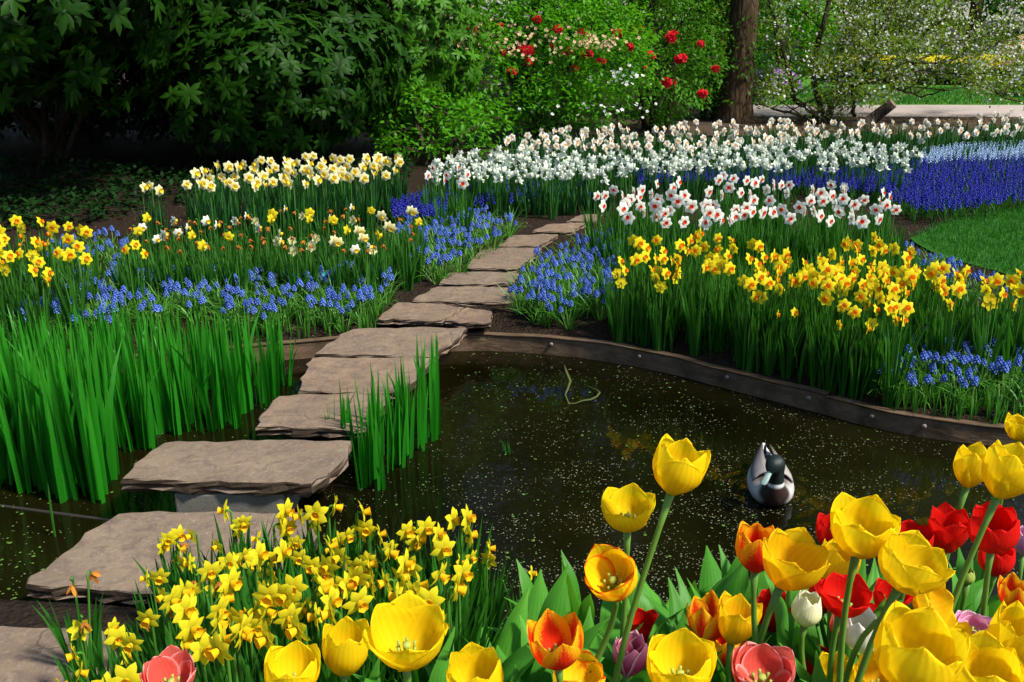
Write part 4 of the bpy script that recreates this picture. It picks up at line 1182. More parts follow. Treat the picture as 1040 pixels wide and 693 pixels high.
# ground leaves between: narcissus foliage without bloom in the drifts (uncountable)
def leaf_mass(name, label, polys, mat, h, lw):
    m = MB()
    for poly, n in polys:
        for x, y in scatter(poly, n, 2.2, 30000, 1.5):
            p = at(x, y, GZ)
            g = ground(p.x, p.y)
            if g < 0: continue
            for _ in range(4):
                strap(m, (p.x, p.y, g - .01), random.uniform(0, 6.28), h * random.uniform(.6, 1.1), lw, random.uniform(.02, .2), random.uniform(0, .5), 4)
    return tag(m.build(name, M[mat]), label, 'leaves', kind='stuff')
leaf_mass('narcissus_foliage', 'dense narcissus leaves filling the drifts beyond the path', [
    ([(440, 196), (600, 190), (620, 215), (540, 225), (460, 212)], 260), ([(440, 182), (700, 172), (930, 172), (930, 182), (700, 186), (440, 192)], 420),
    ([(520, 158), (880, 146), (1060, 140), (1060, 150), (880, 158), (520, 170)], 420)], 'far_leaf', .27, .016)

leaf_mass('daffodil_foliage', 'dark green daffodil leaves filling the bed above the pond edging', [
    ([(612, 318), (700, 318), (800, 330), (880, 345), (960, 345), (1060, 350), (1180, 365), (1180, 385), (1060, 372), (960, 378), (900, 386), (850, 392), (760, 364), (690, 348), (625, 336)], 420),
    ([(600, 262), (700, 250), (900, 250), (930, 290), (960, 330), (800, 318), (620, 300)], 420), ([(125, 290), (300, 285), (425, 268), (430, 290), (380, 296), (200, 312), (120, 318)], 260)], 'daff_leaf', .30, .015)
leaf_mass('hyacinth_foliage', 'grassy bright leaves between the light blue flowers', [
    ([(-60, 325), (60, 318), (200, 308), (390, 306), (386, 330), (320, 338), (200, 342), (60, 352), (-60, 362)], 420), ([(530, 308), (560, 296), (625, 300), (626, 322), (560, 328), (528, 322)], 110), ([(900, 385), (1060, 380), (1180, 385), (1180, 425), (1060, 420), (960, 416), (905, 405)], 260)], 'musc_leaf', .17, .007)

# low weeds under the left shrubs, dark leaves added densely to deepen the shade
def carpet(name, label, poly, n, mat, s):
    xs = scatter(poly, n, 2, 9000, 1.5)
    P = []
    for x, y in xs:
        p = at(x, y, GZ); g = ground(p.x, p.y)
        if g > 0: P += [(p.x + random.uniform(-.05, .05), p.y + random.uniform(-.05, .05), g + random.uniform(.01, .14)) for _ in range(7)]
    P = np.array(P); d = rdir(len(P)); d[:, 2] *= .4; u = rdir(len(P)) * .5; u[:, 2] += 1
    m = MB(); leaves_at(m, P, d, u, s * rng.uniform(.6, 1.2, len(P)), 'small')
    return tag(m.build(name, M[mat]), label, 'ground cover', kind='stuff')
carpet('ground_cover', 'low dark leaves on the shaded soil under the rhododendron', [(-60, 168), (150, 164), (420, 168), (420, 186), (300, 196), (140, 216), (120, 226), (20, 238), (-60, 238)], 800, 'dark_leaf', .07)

# ================================================================== IRISES
def iris(label, n, h, spread, wd=.026):
    def mk():
        root = thing('iris', label, 'plant')
        m = MB()
        a0 = random.uniform(0, 3.14)
        for k in range(n):
            f = (k / max(1, n - 1) - .5)
            az = a0 if f < 0 else a0 + math.pi
            base = Vector((math.cos(a0), math.sin(a0), 0)) * (-f) * spread * .6 + Vector((random.uniform(-.02, .02), random.uniform(-.02, .02), -.12))
            strap(m, base, az, (h + .12) * random.uniform(.68, 1.08), wd * random.uniform(.75, 1.1), abs(f) * .10 + random.uniform(0, .04), random.uniform(-.05, .10) if random.random() < .9 else .9, 6, None, 0, random.uniform(-.9, .9), .10)
        m.build('leaves', M['iris_leaf'], root)
        return root
    return mk
lab = 'tall green iris growing in the water left of the stepping stones'
st_i = Stock([iris(lab, 8, .56, .11, .025) for _ in range(8)])
def iris_at(x, y, sc, label, group=None):
    p = at(x, y, 0.0)
    st_i.put((p.x, p.y, -.02), random.uniform(-3, 3), sc, label, group)
for x, y in scatter([(-60, 425), (20, 405), (120, 395), (200, 390), (285, 385), (292, 402), (262, 425), (240, 440), (165, 446), (118, 478), (112, 500), (96, 516), (70, 510), (20, 496), (-60, 480)], 140, 9.3, sy=1.3):
    iris_at(x, y, random.uniform(.92, 1.10) * (.74 + .30 * min(1, max(0, (y - 385) / 110))), lab, 'tall irises left of the stepping stones')
iris_at(291, 391, .62, 'narrow iris shoot beside the third stepping stone over water')
for i, (x, y, s) in enumerate([(372, 494, .66), (380, 486, .72), (392, 480, .72), (388, 496, .60), (402, 472, .76), (410, 462, .80), (420, 456, .82), (428, 450, .84), (436, 446, .84), (443, 441, .84), (415, 450, .78), (400, 460, .70),
                              (366, 476, .66), (352, 466, .62), (340, 458, .56), (376, 468, .70), (430, 440, .80), (385, 462, .72)]):
    iris_at(x, y, s, 'short iris of the clump right of the stepping stones', 'short irises right of the stones')
iris_at(516, 462, .16, 'tiny pair of iris tips showing in open water right of the clump')
# reed shoots at the left front
m = MB(); strap(m, at(58, 558, -.05), 1.8, .26, .009, .03, .25, 6)
tag(m.build('reed_shoot', M['dwarf_leaf']), 'single thin reed shoot in the dark water below the irises', 'plant')

# ================================================================== FLOATING SPECKS
def specks(n, size, name, label, mat, dens):
    V, T = [], []
    k = 0
    while k < n:
        x, y = random.uniform(-60, 1100), random.uniform(345, 650)
        p = at(x, y, .0025)
        rim = min(abs(p.y - np.interp(p.x, EX, EY)), .6)
        if random.random() > dens(x, y) + .35 * math.exp(-rim / .06) + .06 * math.exp(-rim / .25): continue
        if not (np.interp(p.x, FX, FY) + .03 < p.y < np.interp(p.x, EX, EY) - .03): continue
        s = size * random.choice((.5, .6, .7, .8, 1.0, 1.0, 1.5)); a = random.uniform(0, 6.28); e = random.uniform(.45, 1)
        b = len(V); q = 5
        z = .0022 + random.uniform(0, .0012)
        for j in range(q):
            t = j / q * 2 * math.pi; dx, dy = math.cos(t) * s, math.sin(t) * s * e
            V.append((p.x + dx * math.cos(a) - dy * math.sin(a), p.y + dx * math.sin(a) + dy * math.cos(a), z))
        V.append((p.x, p.y, z + s * .3))
        T += [(b + j, b + (j + 1) % q, b + q) for j in range(q)]
        k += 1
    m = MB(); m.add(V, None, T)
    return tag(m.build(name, M[mat], None, False), label, 'floating bits', kind='stuff')
def dmid(x, y):
    b = math.exp(-((x - 700) / 260) ** 2) * (.35 + .65 * min(1, max(0, (y - 370) / 120))) + (.05 if y > 480 else .1)
    w = math.sin(x * .031 + y * .05) * math.sin(y * .083 - x * .017) + .6 * math.sin(x * .011 - y * .16) * math.sin(x * .07 + y * .03)
    return min(1, b * max(.12, min(1.0, .55 + 1.1 * w)))
specks(8000, .0026, 'floating_petals', 'tiny pale petals and pollen scattered over the dark water', 'speck', dmid)
specks(1100, .0052, 'duckweed', 'small green duckweed bits floating on the pond', 'speck_green', lambda x, y: .6 if x < 60 or (y < 420 and 470 < x < 760) else .12)

# algae-covered branch
m = MB()
tw = thing('twig', 'algae-covered bent twig sticking out of the pond', 'twig', at(577, 402, 0))
def TP(x, y, z): return at(x, y, z) - tw.location
m.tube([TP(573, 371, .13), TP(575, 378, .10), TP(579, 387, .06), TP(577, 394, .035), TP(574, 401, .015), TP(577, 409, .0), TP(581, 411, -.01)], [.003, .007, .008, .006, .004, .004, .003], 7)
m.build('upright_branch', M['algae'], tw)
m = MB(); m.tube([TP(577, 410, .0), TP(584, 410, .006), TP(592, 407, .012), TP(600, 406, .013), TP(606, 403, .016), TP(609, 399, .02), TP(606, 396, .016), TP(600, 394, .004), TP(594, 391, -.006)], [.003, .0035, .004, .005, .0045, .005, .003, .0025, .002], 7)
m.build('lying_branch', M['algae'], tw)

# ================================================================== PLANT LABELS
for x, y, lb in ((67, 293, 'teal plastic plant label under the orange-cupped daffodils at the left'), (333, 281, 'teal plastic plant label among the light blue flowers near the path')):
    p = head_at(x, y, .12)
    r = thing('plant_label', lb, 'plant label', (p.x, p.y, ground(p.x, p.y)), random.uniform(-.3, .3))
    m = MB(); m.tube([(0, 0, -.03), (0, 0, .10)], .003, 6); m.build('stake', M['bolt'], r)
    m = MB(); box(m, (-.055, -.002, -.03), (.055, .002, .03)); o = m.build('plate', M['teal'], r, False)
    o.location = (0, -.008, .115); o.rotation_euler = (-.75, .1, .1)

# ================================================================== DUCK
def duck():
    root = thing('duck', 'male duck with dark head and white neck ring swimming towards the tulips', 'duck', (DUCK.x, DUCK.y, -.002), R(-97))
    root.scale = (.94, .94, .94)
    # spine stations: centre (x forward, y left, z), half-width, half-height, plumage key
    hy = R(-38)   # head yaw
    st = [((-.235, 0, .088), .006, .003, 'tail'), ((-.21, 0, .080), .028, .008, 'tail'), ((-.175, 0, .068), .045, .022, 'rump'), ((-.13, 0, .056), .066, .042, 'rump'), ((-.07, 0, .050), .086, .060, 'flank'),
          ((-.01, 0, .048), .096, .068, 'flank'), ((.05, 0, .046), .094, .067, 'flank'), ((.09, 0, .048), .085, .062, 'flank'), ((.118, 0, .054), .070, .054, 'flank'), ((.135, 0, .068), .054, .048, 'breast'),
          ((.143, 0, .092), .041, .040, 'breast'), ((.146, -.001, .114), .034, .034, 'breast'), ((.147, -.001, .1165), .0335, .0335, 'ring'), ((.147, -.002, .1255), .033, .033, 'ring'), ((.147, -.002, .128), .033, .033, 'head'),
          ((.149, -.003, .150), .031, .032, 'head'), ((.152, -.004, .178), .031, .033, 'head'), ((.156, -.005, .200), .034, .037, 'head')]
    rings, cols = [], []
    col = {'tail': (.72, .70, .66), 'rump': (.030, .028, .028), 'flank': (.52, .50, .47), 'breast': (.034, .014, .009), 'ring': (.80, .79, .76), 'head': (.006, .016, .012)}
    seg = 20
    # head stations turned to the side and bowed
    hd = Vector((math.cos(hy), math.sin(hy), -.60)).normalized()
    hc = Vector((.160, -.007, .222))
    for s, w, h in ((0.004, .037, .039), (.022, .036, .037), (.040, .030, .030), (.052, .021, .021), (.060, .013, .013)):
        st.append((tuple(hc + hd * s), w, h, 'head'))
    cs = [Vector(s[0]) for s in st]
    n = len(st)
    prev_u = None
    for i in range(n):
        t = (cs[min(i + 1, n - 1)] - cs[max(i - 1, 0)]).normalized()
        lat = Vector((0, 1, 0)) if i < n - 5 else Vector((-math.sin(hy), math.cos(hy), 0))
        lat = (lat - t * lat.dot(t)).normalized(); up = t.cross(lat)
        ring, cl = [], []
        _, w, h, key = st[i]
        for k in range(seg):
            a = k / seg * 2 * math.pi
            q = cs[i] + lat * math.cos(a) * w + up * math.sin(a) * h
            ring.append(list(q))
            c = col[key]
            if key == 'flank':
                s = math.sin(a)
                if s > .72: c = (.13, .10, .08)          # brown-grey back
                elif cs[i].x > .1 and abs(math.cos(a)) < .74: c = col['breast']
                elif s > .35: c = (.36, .34, .31)
            cl.append(c)
        rings.append(ring); cols.append(cl)
    m = MB(); m.grid(np.array(rings), np.array(cols), 0, True)
    for ring in (rings[0], rings[-1]):
        c = np.mean(ring, 0); b = m.n
        cc = cols[0][0] if ring is rings[0] else cols[-1][0]
        m.add(ring + [list(c)], None, [[k, (k + 1) % seg, seg] for k in range(seg)], [cc] * (seg + 1))
    mat, N, L = nodes('plumage')
    a = N.new('ShaderNodeAttribute'); a.attribute_name = 'pv'
    nz = noise(N, L, 160.0, 4.0, .7)
    c = mixc(N, L, a.outputs['Vector'], (.02, .02, .02), mathn(N, L, 'MULTIPLY', ramp(N, L, nz, [(.4, 0.0), (.7, 1.0)]), .35))
    finish(mat, N, L, c, .45, .35, 0, None, bumpn(N, L, nz, .3, .004))
    body = m.build('body', mat, root)
    sub = body.modifiers.new('smooth', 'SUBSURF'); sub.levels = 1; sub.render_levels = 2
    # folded wings
    wing_m = petal_mat('wing_feathers', [(0, (.30, .28, .26)), (.5, (.20, .18, .17)), (1, (.07, .06, .05))], transl=0, var=.2)
    for s in (1, -1):
        P, A = [], []
        for i in range(9):
            t = i / 8
            x = .070 - .27 * t
            row = []
            for j in range(5):
                u = j / 4
                w = .10 * math.sin(math.pi * min(1, .12 + .8 * t)) ** .6
                ang = .35 + 1.05 * u * (1 - .25 * t)
                rr = (.094 - .05 * t * t, .074 - .02 * t)
                row.append((x, s * math.cos(ang) * rr[0] * (1 - .25 * t) * min(1.0, .90 + .4 * t), .048 + math.sin(ang) * rr[1] + .012 + .02 * t))
            P.append(row); A.append([(j / 2 - 1, t, .5) for j in range(5)])
        m = MB(); m.grid(np.array(P), np.array(A)); o = m.build('wing', wing_m, root)
        so = o.modifiers.new('thickness', 'SOLIDIFY'); so.thickness = .006; so.offset = 0
    # curled tail feathers and pale tail
    m = MB(); m.tube([(-.19, .0, .09), (-.21, 0, .108), (-.205, 0, .122), (-.192, 0, .120)], [.007, .006, .004, .002], 6); m.build('tail_curl', simple('black_feather', (.02, .02, .022), .4), root)
    m = MB()
    for k in range(-3, 4):
        strap(m, (-.18, k * .008, .080), math.pi + k * .13, .085, .018, 1.25, -.15, 3, .8)
    m.build('tail', simple('white_feather', (.72, .70, .66), .6), root)
    # bill
    bl = MB()
    lat = Vector((-math.sin(hy), math.cos(hy), 0)); up = hd.cross(lat)
    b0 = hc + hd * .052 - up * .004
    P = []
    for t, w, h in ((0, .0115, .011), (.018, .0115, .009), (.038, .0140, .0065), (.056, .0145, .0045), (.065, .009, .002)):
        c = b0 + hd * t - up * t * .10
        P.append([list(c + lat * math.cos(a) * w + up * math.sin(a) * h) for a in [k / 10 * 2 * math.pi for k in range(10)]])
    bl.grid(np.array(P), None, 0, True); bl.add([P[-1][k] for k in range(10)], None, [[0, k, k + 1] for k in range(1, 9)])
    bl.build('bill', simple('bill_horn', (.30, .42, .36), .35, .5), root)
    for s in (1, -1):
        e = hc + hd * .026 + lat * s * .0285 + up * .012
        m = MB(); m.tube([e - lat * s * .003, e + lat * s * .001, e + lat * s * .003], [.0045, .0045, .002], 8); m.build('eye', simple('eye', (.01, .008, .006), .1, .8), root)
duck()

# ================================================================== FOREGROUND DWARF DAFFODILS
lab = 'bright yellow dwarf daffodil in the clump covering the near stepping stone'
G_D = 'dwarf daffodils before the near stepping stone'
def dwarf(k): return narcissus('dwarf_daffodil', lab, 'flower', .29, .055, 'd_lemon', 'd_gold', (.0062, .009), .014, 'dwarf_leaf', 15, .0135, 2 if k % 3 == 0 else 1, .05, .30, .0, .05, .22, .90, .9)
def dwarf_old(k): return narcissus('dwarf_daffodil', lab, 'flower', .28, .062, 'd_lemon', 'd_gold', (.0085, .0125), .019, 'dwarf_leaf', 12, .0125, 2, .30, .30, .75, .3, .22, .88, .9)
st_d = Stock([dwarf(k) for k in range(9)])
st_o = Stock([dwarf_old(k) for k in range(3)])
DW = [(172,548),(178,562),(200,545),(212,540),(235,522),(245,532),(254,520),(232,573),(245,566),(262,562),(275,567),(268,550),(290,537),(300,552),(320,497),(333,513),(312,526),(340,558),(330,575),(338,590),(286,520),(277,530),(155,590),(163,586),(172,608),(170,622),(155,638),(110,640),(120,652),(138,660),(85,668),(75,688),(212,588),(195,605),(218,622),(258,610),(265,622),(270,590),(260,585),(295,605),(300,620),(290,627),(320,605),(332,612),(240,640),(230,660),(236,650),(253,634),(362,525),(372,537),(380,547),(395,557),(390,580),(405,585),(400,597),(422,590),(428,602),(410,540),(430,537),(420,552),(440,545),(455,530),(468,516),(453,563),(475,567),(492,560),(466,590),(455,602),(350,600),(360,612),(368,590),(130,690),(190,640),(205,660),(280,650),(310,640),(345,625),(105,700),(150,690),(225,555),(258,580),(283,580),(305,570),(350,545),(320,590),(345,600),(375,570),(385,600),(412,610),(440,590),(300,600),(275,605),(250,625),(215,635),(185,625),(200,575),(230,600),(330,630),(365,590),(435,610),(448,575)]
for i, (x, y) in enumerate(DW):
    s = random.uniform(.92, 1.08)
    p = head_at(x, y, .285 * s)
    lim = float(np.interp(p.x, FX, FY)) - random.uniform(.03, .10)
    if p.y > lim:       # taller plant at the very edge of the bank
        d = ray(x, y); t = lim / d.y; p = Vector((d.x * t, lim, 0)); s = min(1.32, max(.8, (CAM_H + d.z * t - ground(p.x, p.y)) / .285))
    st_d.put((p.x, p.y, ground(p.x, p.y)), random.uniform(-1.3, 1.3), s, lab, G_D)
lab = 'browning half-withered dwarf daffodil in the near yellow clump'
for x, y in ((82, 628), (75, 595), (288, 500), (205, 592), (222, 592), (150, 618), (400, 548), (350, 575), (180, 615), (470, 540), (318, 603)):
    p = head_at(x, y, .27)
    if p.y > np.interp(p.x, FX, FY) - .03: p.y = float(np.interp(p.x, FX, FY)) - random.uniform(.03, .10)
    st_o.put((p.x, p.y, ground(p.x, p.y)), random.uniform(-1.5, 1.5), random.uniform(.9, 1.05), lab, 'withering dwarf daffodils in the near clump')
p = head_at(536, 580, .24)
st_d.put((p.x, min(p.y, 2.28), ground(p.x, min(p.y, 2.28))), .2, .8, 'lone dwarf daffodil among tulip leaves right of the yellow clump')

# ================================================================== FOREGROUND TULIPS
def tulip_bloom(W, H, opening, n_whorl=2, close=.0, ruffle=.02, narrow=1.0):
    """cup of petals; W overall width, H height; opening 0 closed .. 1 wide"""
    m = MB()
    NV, NU = 13, 8
    per = 3
    Rm = W / 2
    for wl in range(n_whorl):
        inner = 1 - .10 * wl
        for k in range(per):
            th = (k / per + (wl % 2) * .5 / per) * 2 * math.pi + random.uniform(-.10, .10) + (.4 * wl if n_whorl > 2 else 0)
            op = opening + random.uniform(-.10, .14)
            hh = H * random.uniform(.93, 1.05) * (1 - .06 * wl if n_whorl > 2 else 1)
            tint = random.random()
            ph = random.uniform(0, 6.28)
            notch = random.random() < .25
            P, A = [], []
            for i in range(NV):
                v = math.sin(i / (NV - 1) * math.pi / 2) ** 1.15
                prof_c = math.sin(min(1, v * 1.55 + .06) * math.pi / 2) * (1 - .42 * max(0, v - .5) ** 1.3 / .5)     # closed egg
                prof_o = .30 * math.sin(min(1, v * 3.2) * math.pi / 2) + .80 * v ** 1.15                        # flaring bowl
                r = Rm * inner * (prof_c * (1 - op) * .92 + prof_o * op)
                r = max(r, Rm * .06)
                z = hh * (v ** 1.25 * (1 - .28 * op * v))
                aw = Rm * .98 * narrow * ((.16 + .84 * math.sin(min(1, v / .5) * math.pi / 2) ** .9) if v < .5 else max(0.0, 1 - ((v - .5) / .5) ** 2.3) ** .62)
                aw = max(aw, Rm * .02)
                Rc = max(r * 1.02, Rm * .30)
                row, ar = [], []
                for j in range(NU + 1):
                    u = j / NU * 2 - 1
                    phi = u * aw / Rc
                    wav = ruffle * Rm * math.sin(u * 6 + ph + v * 3) * v * abs(u)
                    x = r - Rc * (1 - math.cos(phi)) + wav - .05 * Rm * (1 - abs(u)) * math.sin(math.pi * v) * -1
                    y = Rc * math.sin(phi)
                    zz = z - .10 * hh * abs(u) ** 2.2 * v + (ruffle * .6 * Rm * math.sin(u * 9 + ph) * v ** 3)
                    if notch and v > .9: zz -= .05 * hh * (1 - abs(u)) ** 3 * (v - .9) * 10
                    row.append((x * math.cos(th) - y * math.sin(th), x * math.sin(th) + y * math.cos(th), zz)); ar.append((u, v, tint))
                P.append(row); A.append(ar)
            m.grid(np.array(P), np.array(A))
    return m
def pistil(H):
    m = MB(); m.tube([(0, 0, 0), (0, 0, H * .28), (0, 0, H * .36)], [.004, .0045, .006], 6)
    for k in range(6):
        a = k * math.pi / 3; m.tube([(.004 * math.cos(a), .004 * math.sin(a), .004), (.010 * math.cos(a), .010 * math.sin(a), H * .2), (.012 * math.cos(a), .012 * math.sin(a), H * .34)], [.001, .0012, .0024], 4)
    return m
def tulip_leaf(m, base, az, length, width, lean, droop, tint):
    d = Vector((math.cos(az), math.sin(az), 0)); side = Vector((-d.y, d.x, 0))
    p = Vector(base); ang = lean
    P, A = [], []
    n = 11
    ph = random.uniform(0, 6.28); wav = random.uniform(.06, .22)
    for i in range(n + 1):
        t = i / n
        w = width * (.42 + .58 * math.sin(math.pi * min(1, t * 1.05 + .05)) ** .8) * (1 - t ** 6) ** .85
        w = max(w, .002)
        nr = d * math.cos(ang) - Vector((0, 0, 1)) * math.sin(ang)
        row, ar = [], []
        for j in range(7):
            u = j / 3 - 1
            cup = (1 - t * .6) * .38
            q = p + side * u * w * .5 * (1 - .12 * cup) - nr * w * .5 * cup * (u * u - .5) * -1 + nr * w * wav * math.sin(t * 7 + ph + u) * abs(u)
            row.append(list(q)); ar.append((u * .9, t * .8, tint))
        P.append(row); A.append(ar)
        p = p + (d * math.sin(ang) + Vector((0, 0, 1)) * math.cos(ang)) * (length / n)
        ang += droop / n * (.2 + 1.6 * t)
    m.grid(np.array(P), np.array(A))
def tulip(px, py, wpx, hpx, W, mat, opening, label, foot=None, whorls_=2, nleaf=2, tilt=None, narrow=1.0, ruffle=.02, name='tulip'):
    """px,py: centre of the bloom in the photograph; wpx its width there"""
    Zd = F * W / wpx
    H = W * hpx / wpx * 1.02
    c = at_depth(px, py, Zd)
    up = Vector((0, 0, 1))
    # foot on the bank
    fx = c.x + (random.uniform(-.05, .05) if foot is None else foot[0]); fy = c.y + (random.uniform(-.04, .05) if foot is None else foot[1])
    g = ground(fx, fy)
    root = thing(name, label, 'tulip', (fx, fy, g))
    c = c - root.location
    ax = Vector((0, 0, 1)) if tilt is None else Vector(tilt).normalized()
    b = c - ax * H * .5
    st = MB()
    p0, p3 = Vector((0, 0, -.02)), b
    p1 = Vector((0, 0, b.z * .5)) + Vector((b.x * .1, b.y * .1, 0)); p2 = b - ax * b.z * .32
    pts = [((1 - t) ** 3) * p0 + 3 * (1 - t) ** 2 * t * p1 + 3 * (1 - t) * t * t * p2 + t ** 3 * p3 for t in [i / 10 for i in range(11)]]
    st.tube(pts, [.0055 - .0013 * i / 10 for i in range(10)] + [.0065], 9)
    st.build('stem', M['stem'], root)
    m = tulip_bloom(W, H, opening, whorls_, 0, ruffle, narrow)
    f = m.build('bloom', M[mat], root)
    place(f, b, ax, random.uniform(0, 2))
    if opening > .3:
        pistil(H).build('pistil', M['bud_green'], f)
    for k in range(nleaf):
        az = random.uniform(0, 6.28)
        lf = MB(); tulip_leaf(lf, (.008 * math.cos(az), .008 * math.sin(az), -.01), az, random.uniform(.24, .34), random.uniform(.045, .07), random.uniform(.1, .4), random.uniform(.3, .9), random.random())
        lf.build('leaf', M['tulip_leaf'], root)
    return root
TU = [
    (172, 686, 62, 50, .090, 'salmon', .55, 'salmon-pink tulip at the bottom in front of the dwarf daffodils'),
    (297, 682, 66, 56, .095, 'yellow', .45, 'open yellow tulip cut by the bottom edge, leftmost yellow one'),
    (351, 657, 56, 68, .085, 'yellow', .35, 'tall yellow tulip pressed against the wide open one beside the daffodils'),
    (413, 646, 90, 74, .110, 'yellow', .70, 'very wide open yellow tulip right of the dwarf daffodils'),
    (482, 688, 68, 60, .095, 'yellow', .40, 'yellow tulip with ragged tip below the broad green leaves'),
    (565, 652, 66, 64, .090, 'flame', .50, 'orange tulip with red flames and a dark stem crossing it'),
    (621, 585, 62, 60, .085, 'rimmed', .50, 'yellow tulip edged in red, tilted to face the camera'),
    (637, 518, 60, 48, .090, 'yellow', .62, 'broad yellow tulip left of the highest tulip over the water'),
    (690, 473, 64, 62, .090, 'yellow', .42, 'highest yellow tulip standing alone against the dark water'),
    (640, 664, 42, 52, .065, 'purple_pink', .40, 'purple-pink double tulip between the yellow ones at the bottom'),
    (691, 676, 80, 66, .100, 'yellow', .50, 'yellow tulip at the bottom left of the salmon double one'),
    (588, 690, 62, 44, .090, 'rimmed', .40, 'yellow tulip with a red streak cut by the bottom edge'),
    (768, 556, 48, 56, .072, 'redyellow', .25, 'half-closed tulip with red outside and orange inside'),
    (805, 570, 76, 64, .100, 'golden', .62, 'golden tulip leaning right next to the red-backed one'),
    (852, 572, 48, 50, .080, 'golden', .35, 'smaller golden tulip half behind the tall yellow one'),
    (876, 537, 76, 64, .100, 'yellow', .55, 'tall yellow cup tulip right of the duck above the white tulips'),
    (926, 574, 80, 60, .100, 'yellow', .52, 'yellow tulip leaning over a second lower one by the red tulips'),
    (948, 614, 62, 38, .090, 'golden', .60, 'golden tulip hanging just below the leaning yellow one'),
    (846, 540, 40, 44, .080, 'red', .35, 'red tulip mostly hidden behind the tall yellow cup'),
    (926, 548, 48, 34, .080, 'red', .40, 'low red tulip right of the tall yellow cup'),
    (964, 536, 48, 58, .080, 'red', .55, 'open red tulip with a yellow heart behind two stems'),
    (1009, 538, 56, 54, .085, 'red', .35, 'large red tulip at the right under the high yellow ones'),
    (988, 472, 42, 50, .070, 'yellow', .45, 'high yellow tulip left of the big one at the right edge'),
    (1026, 476, 62, 66, .090, 'yellow', .45, 'big high yellow tulip at the right edge'),
    (1036, 434, 34, 30, .080, 'yellow', .45, 'topmost yellow tulip peeping in at the right edge'),
    (820, 619, 34, 40, .055, 'cream_tulip', .02, 'small closed cream-white tulip on a pale stem'),
    (876, 644, 40, 54, .065, 'white', .12, 'white tulip half hidden behind the two crossing stems'),
    (850, 633, 16, 30, .026, 'salmon', .0, 'slim salmon tulip bud beside the white tulips'),
    (858, 606, 58, 44, .085, 'red', .65, 'wide open red tulip behind the white tulips'),
    (906, 608, 44, 42, .080, 'red', .50, 'red tulip glimpsed behind the lower golden one'),
    (775, 682, 74, 54, .095, 'salmon', .62, 'large salmon-red double tulip at the bottom'),
    (718, 628, 46, 56, .075, 'flame', .35, 'orange flamed tulip behind the pointed yellow one'),
    (749, 628, 50, 58, .080, 'golden', .48, 'golden tulip with pointed petals beside the orange flamed one'),
    (932, 664, 100, 90, .112, 'yellow', .42, 'largest yellow tulip at the bottom right'),
    (1000, 686, 84, 76, .102, 'yellow', .45, 'yellow tulip right of the largest one at the bottom'),
    (848, 688, 50, 50, .080, 'yellow', .30, 'yellow tulip at the bottom left of the largest one'),
    (894, 690, 62, 46, .092, 'golden', .50, 'golden tulip low between two larger ones at the bottom'),
    (989, 638, 42, 30, .065, 'lilac_pink', .55, 'lilac-pink double tulip behind the bottom yellow ones'),
    (1032, 650, 62, 88, .092, 'yellow', .30, 'tall yellow tulip at the bottom right edge'),
    (1030, 602, 36, 42, .060, 'flame', .45, 'spiky red and yellow tulip at the right edge'),
    (1040, 549, 24, 34, .060, 'lilac_pink', .30, 'pale pink tulip just showing at the right edge'),
    (830, 674, 46, 30, .080, 'red', .45, 'red tulip low behind the salmon double one'),
    (599, 668, 20, 20, .050, 'purple', .20, 'small dark purple tulip behind the orange flamed one'),
    (838, 604, 40, 42, .075, 'red', .45, 'red tulip crowded between the small white one and the golden stems'),
    (896, 634, 46, 44, .080, 'red', .40, 'red tulip filling the gap behind the largest yellow one'),
    (962, 656, 58, 60, .088, 'golden', .45, 'golden tulip wedged behind the largest yellow tulip'),
    (1012, 566, 40, 44, .078, 'red', .35, 'red tulip below the large red one at the right'),
    (944, 690, 70, 50, .090, 'yellow', .50, 'yellow tulip in front of the largest one, cut by the bottom edge'),
    (786, 620, 44, 50, .080, 'red', .40, 'red tulip in the shade behind the golden pointed one'),
    (655, 640, 40, 46, .075, 'red', .30, 'single red tulip behind the highest yellow stem'),
    (1018, 690, 62, 50, .088, 'golden', .45, 'golden tulip in the bottom right corner'),
    (736, 656, 44, 50, .075, 'redyellow', .35, 'red and gold tulip low behind the salmon double one'),
    (722, 668, 34, 44, .070, 'flame', .45, 'red and orange tulip squeezed behind the bottom yellow one'),
]
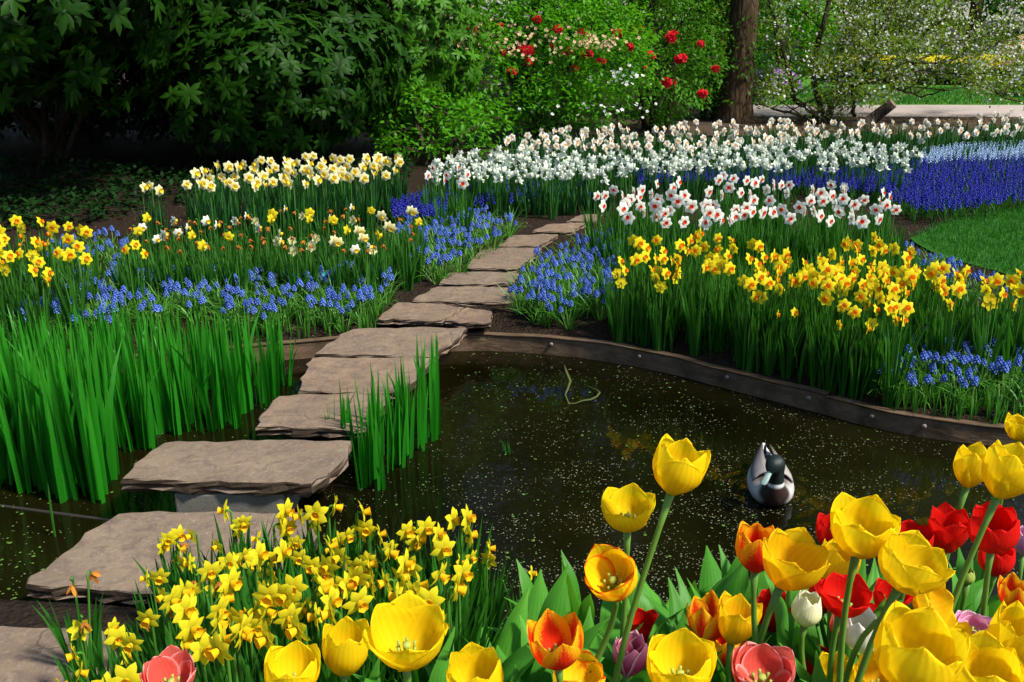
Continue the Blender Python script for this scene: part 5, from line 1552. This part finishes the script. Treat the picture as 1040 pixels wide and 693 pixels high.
TILT = {6: (-.22, -.55, .95), 5: (-.1, -.1, 1), 3: (.05, -.15, 1), 7: (-.05, -.12, 1), 8: (.25, .05, 1), 13: (.28, -.1, 1), 16: (.30, -.1, 1), 17: (.75, -.5, .5), 14: (.1, 0, 1), 22: (.12, 0, 1), 23: (.25, 0, 1), 32: (.15, .0, 1), 0: (0, -.2, 1), 30: (0, -.25, 1)}
FOOT = {8: (-.10, .0), 7: (.0, .02), 6: (-.10, .02), 22: (-.03, .0), 23: (-.08, 0), 16: (-.06, 0), 13: (-.03, 0), 17: (-.10, .05)}
DOUBLE = {9: 3, 30: 3, 37: 3, 0: 3}
for i, t in enumerate(TU):
    tulip(*t[:8], foot=FOOT.get(i), whorls_=DOUBLE.get(i, 2), tilt=TILT.get(i, (random.uniform(-.12, .12), random.uniform(-.15, .05), 1)), narrow=.72 if t[5] in ('flame', 'salmon', 'purple_pink') else 1.0)
tulip(959, 560, 10, 26, .018, 'bud_green', 0, 'green unopened tulip bud below the low red tulip', nleaf=2)
tulip(983, 586, 15, 18, .026, 'bud_green', 0, 'pale green tulip bud between the two long stems', nleaf=2)

# tulip plants that show only their leaves
lab = 'broad green tulip leaves without bloom between daffodils and tulips'
def leafy(k):
    def mk():
        root = thing('leafy_tulip', lab, 'plant')
        for q in range(4):
            az = random.uniform(0, 6.28)
            m = MB(); tulip_leaf(m, (.012 * math.cos(az), .012 * math.sin(az), -.01), az, random.uniform(.20, .32), random.uniform(.050, .080), random.uniform(.12, .75), random.uniform(.3, 1.7), random.random())
            m.build('leaf', M['tulip_leaf'], root)
        return root
    return mk
st_l = Stock([leafy(k) for k in range(6)])
for x, y in scatter([(430, 660), (490, 625), (530, 596), (600, 572), (700, 564), (780, 575), (1060, 585), (1060, 700), (420, 700)], 84, 20):
    p = head_at(x, y, .25)
    if p.y > 2.2: p.y = 2.2 - random.uniform(0, .15)
    st_l.put((p.x, p.y, ground(p.x, p.y)), random.uniform(0, 6.28), random.uniform(.85, 1.1), lab, 'tulip plants showing only leaves')
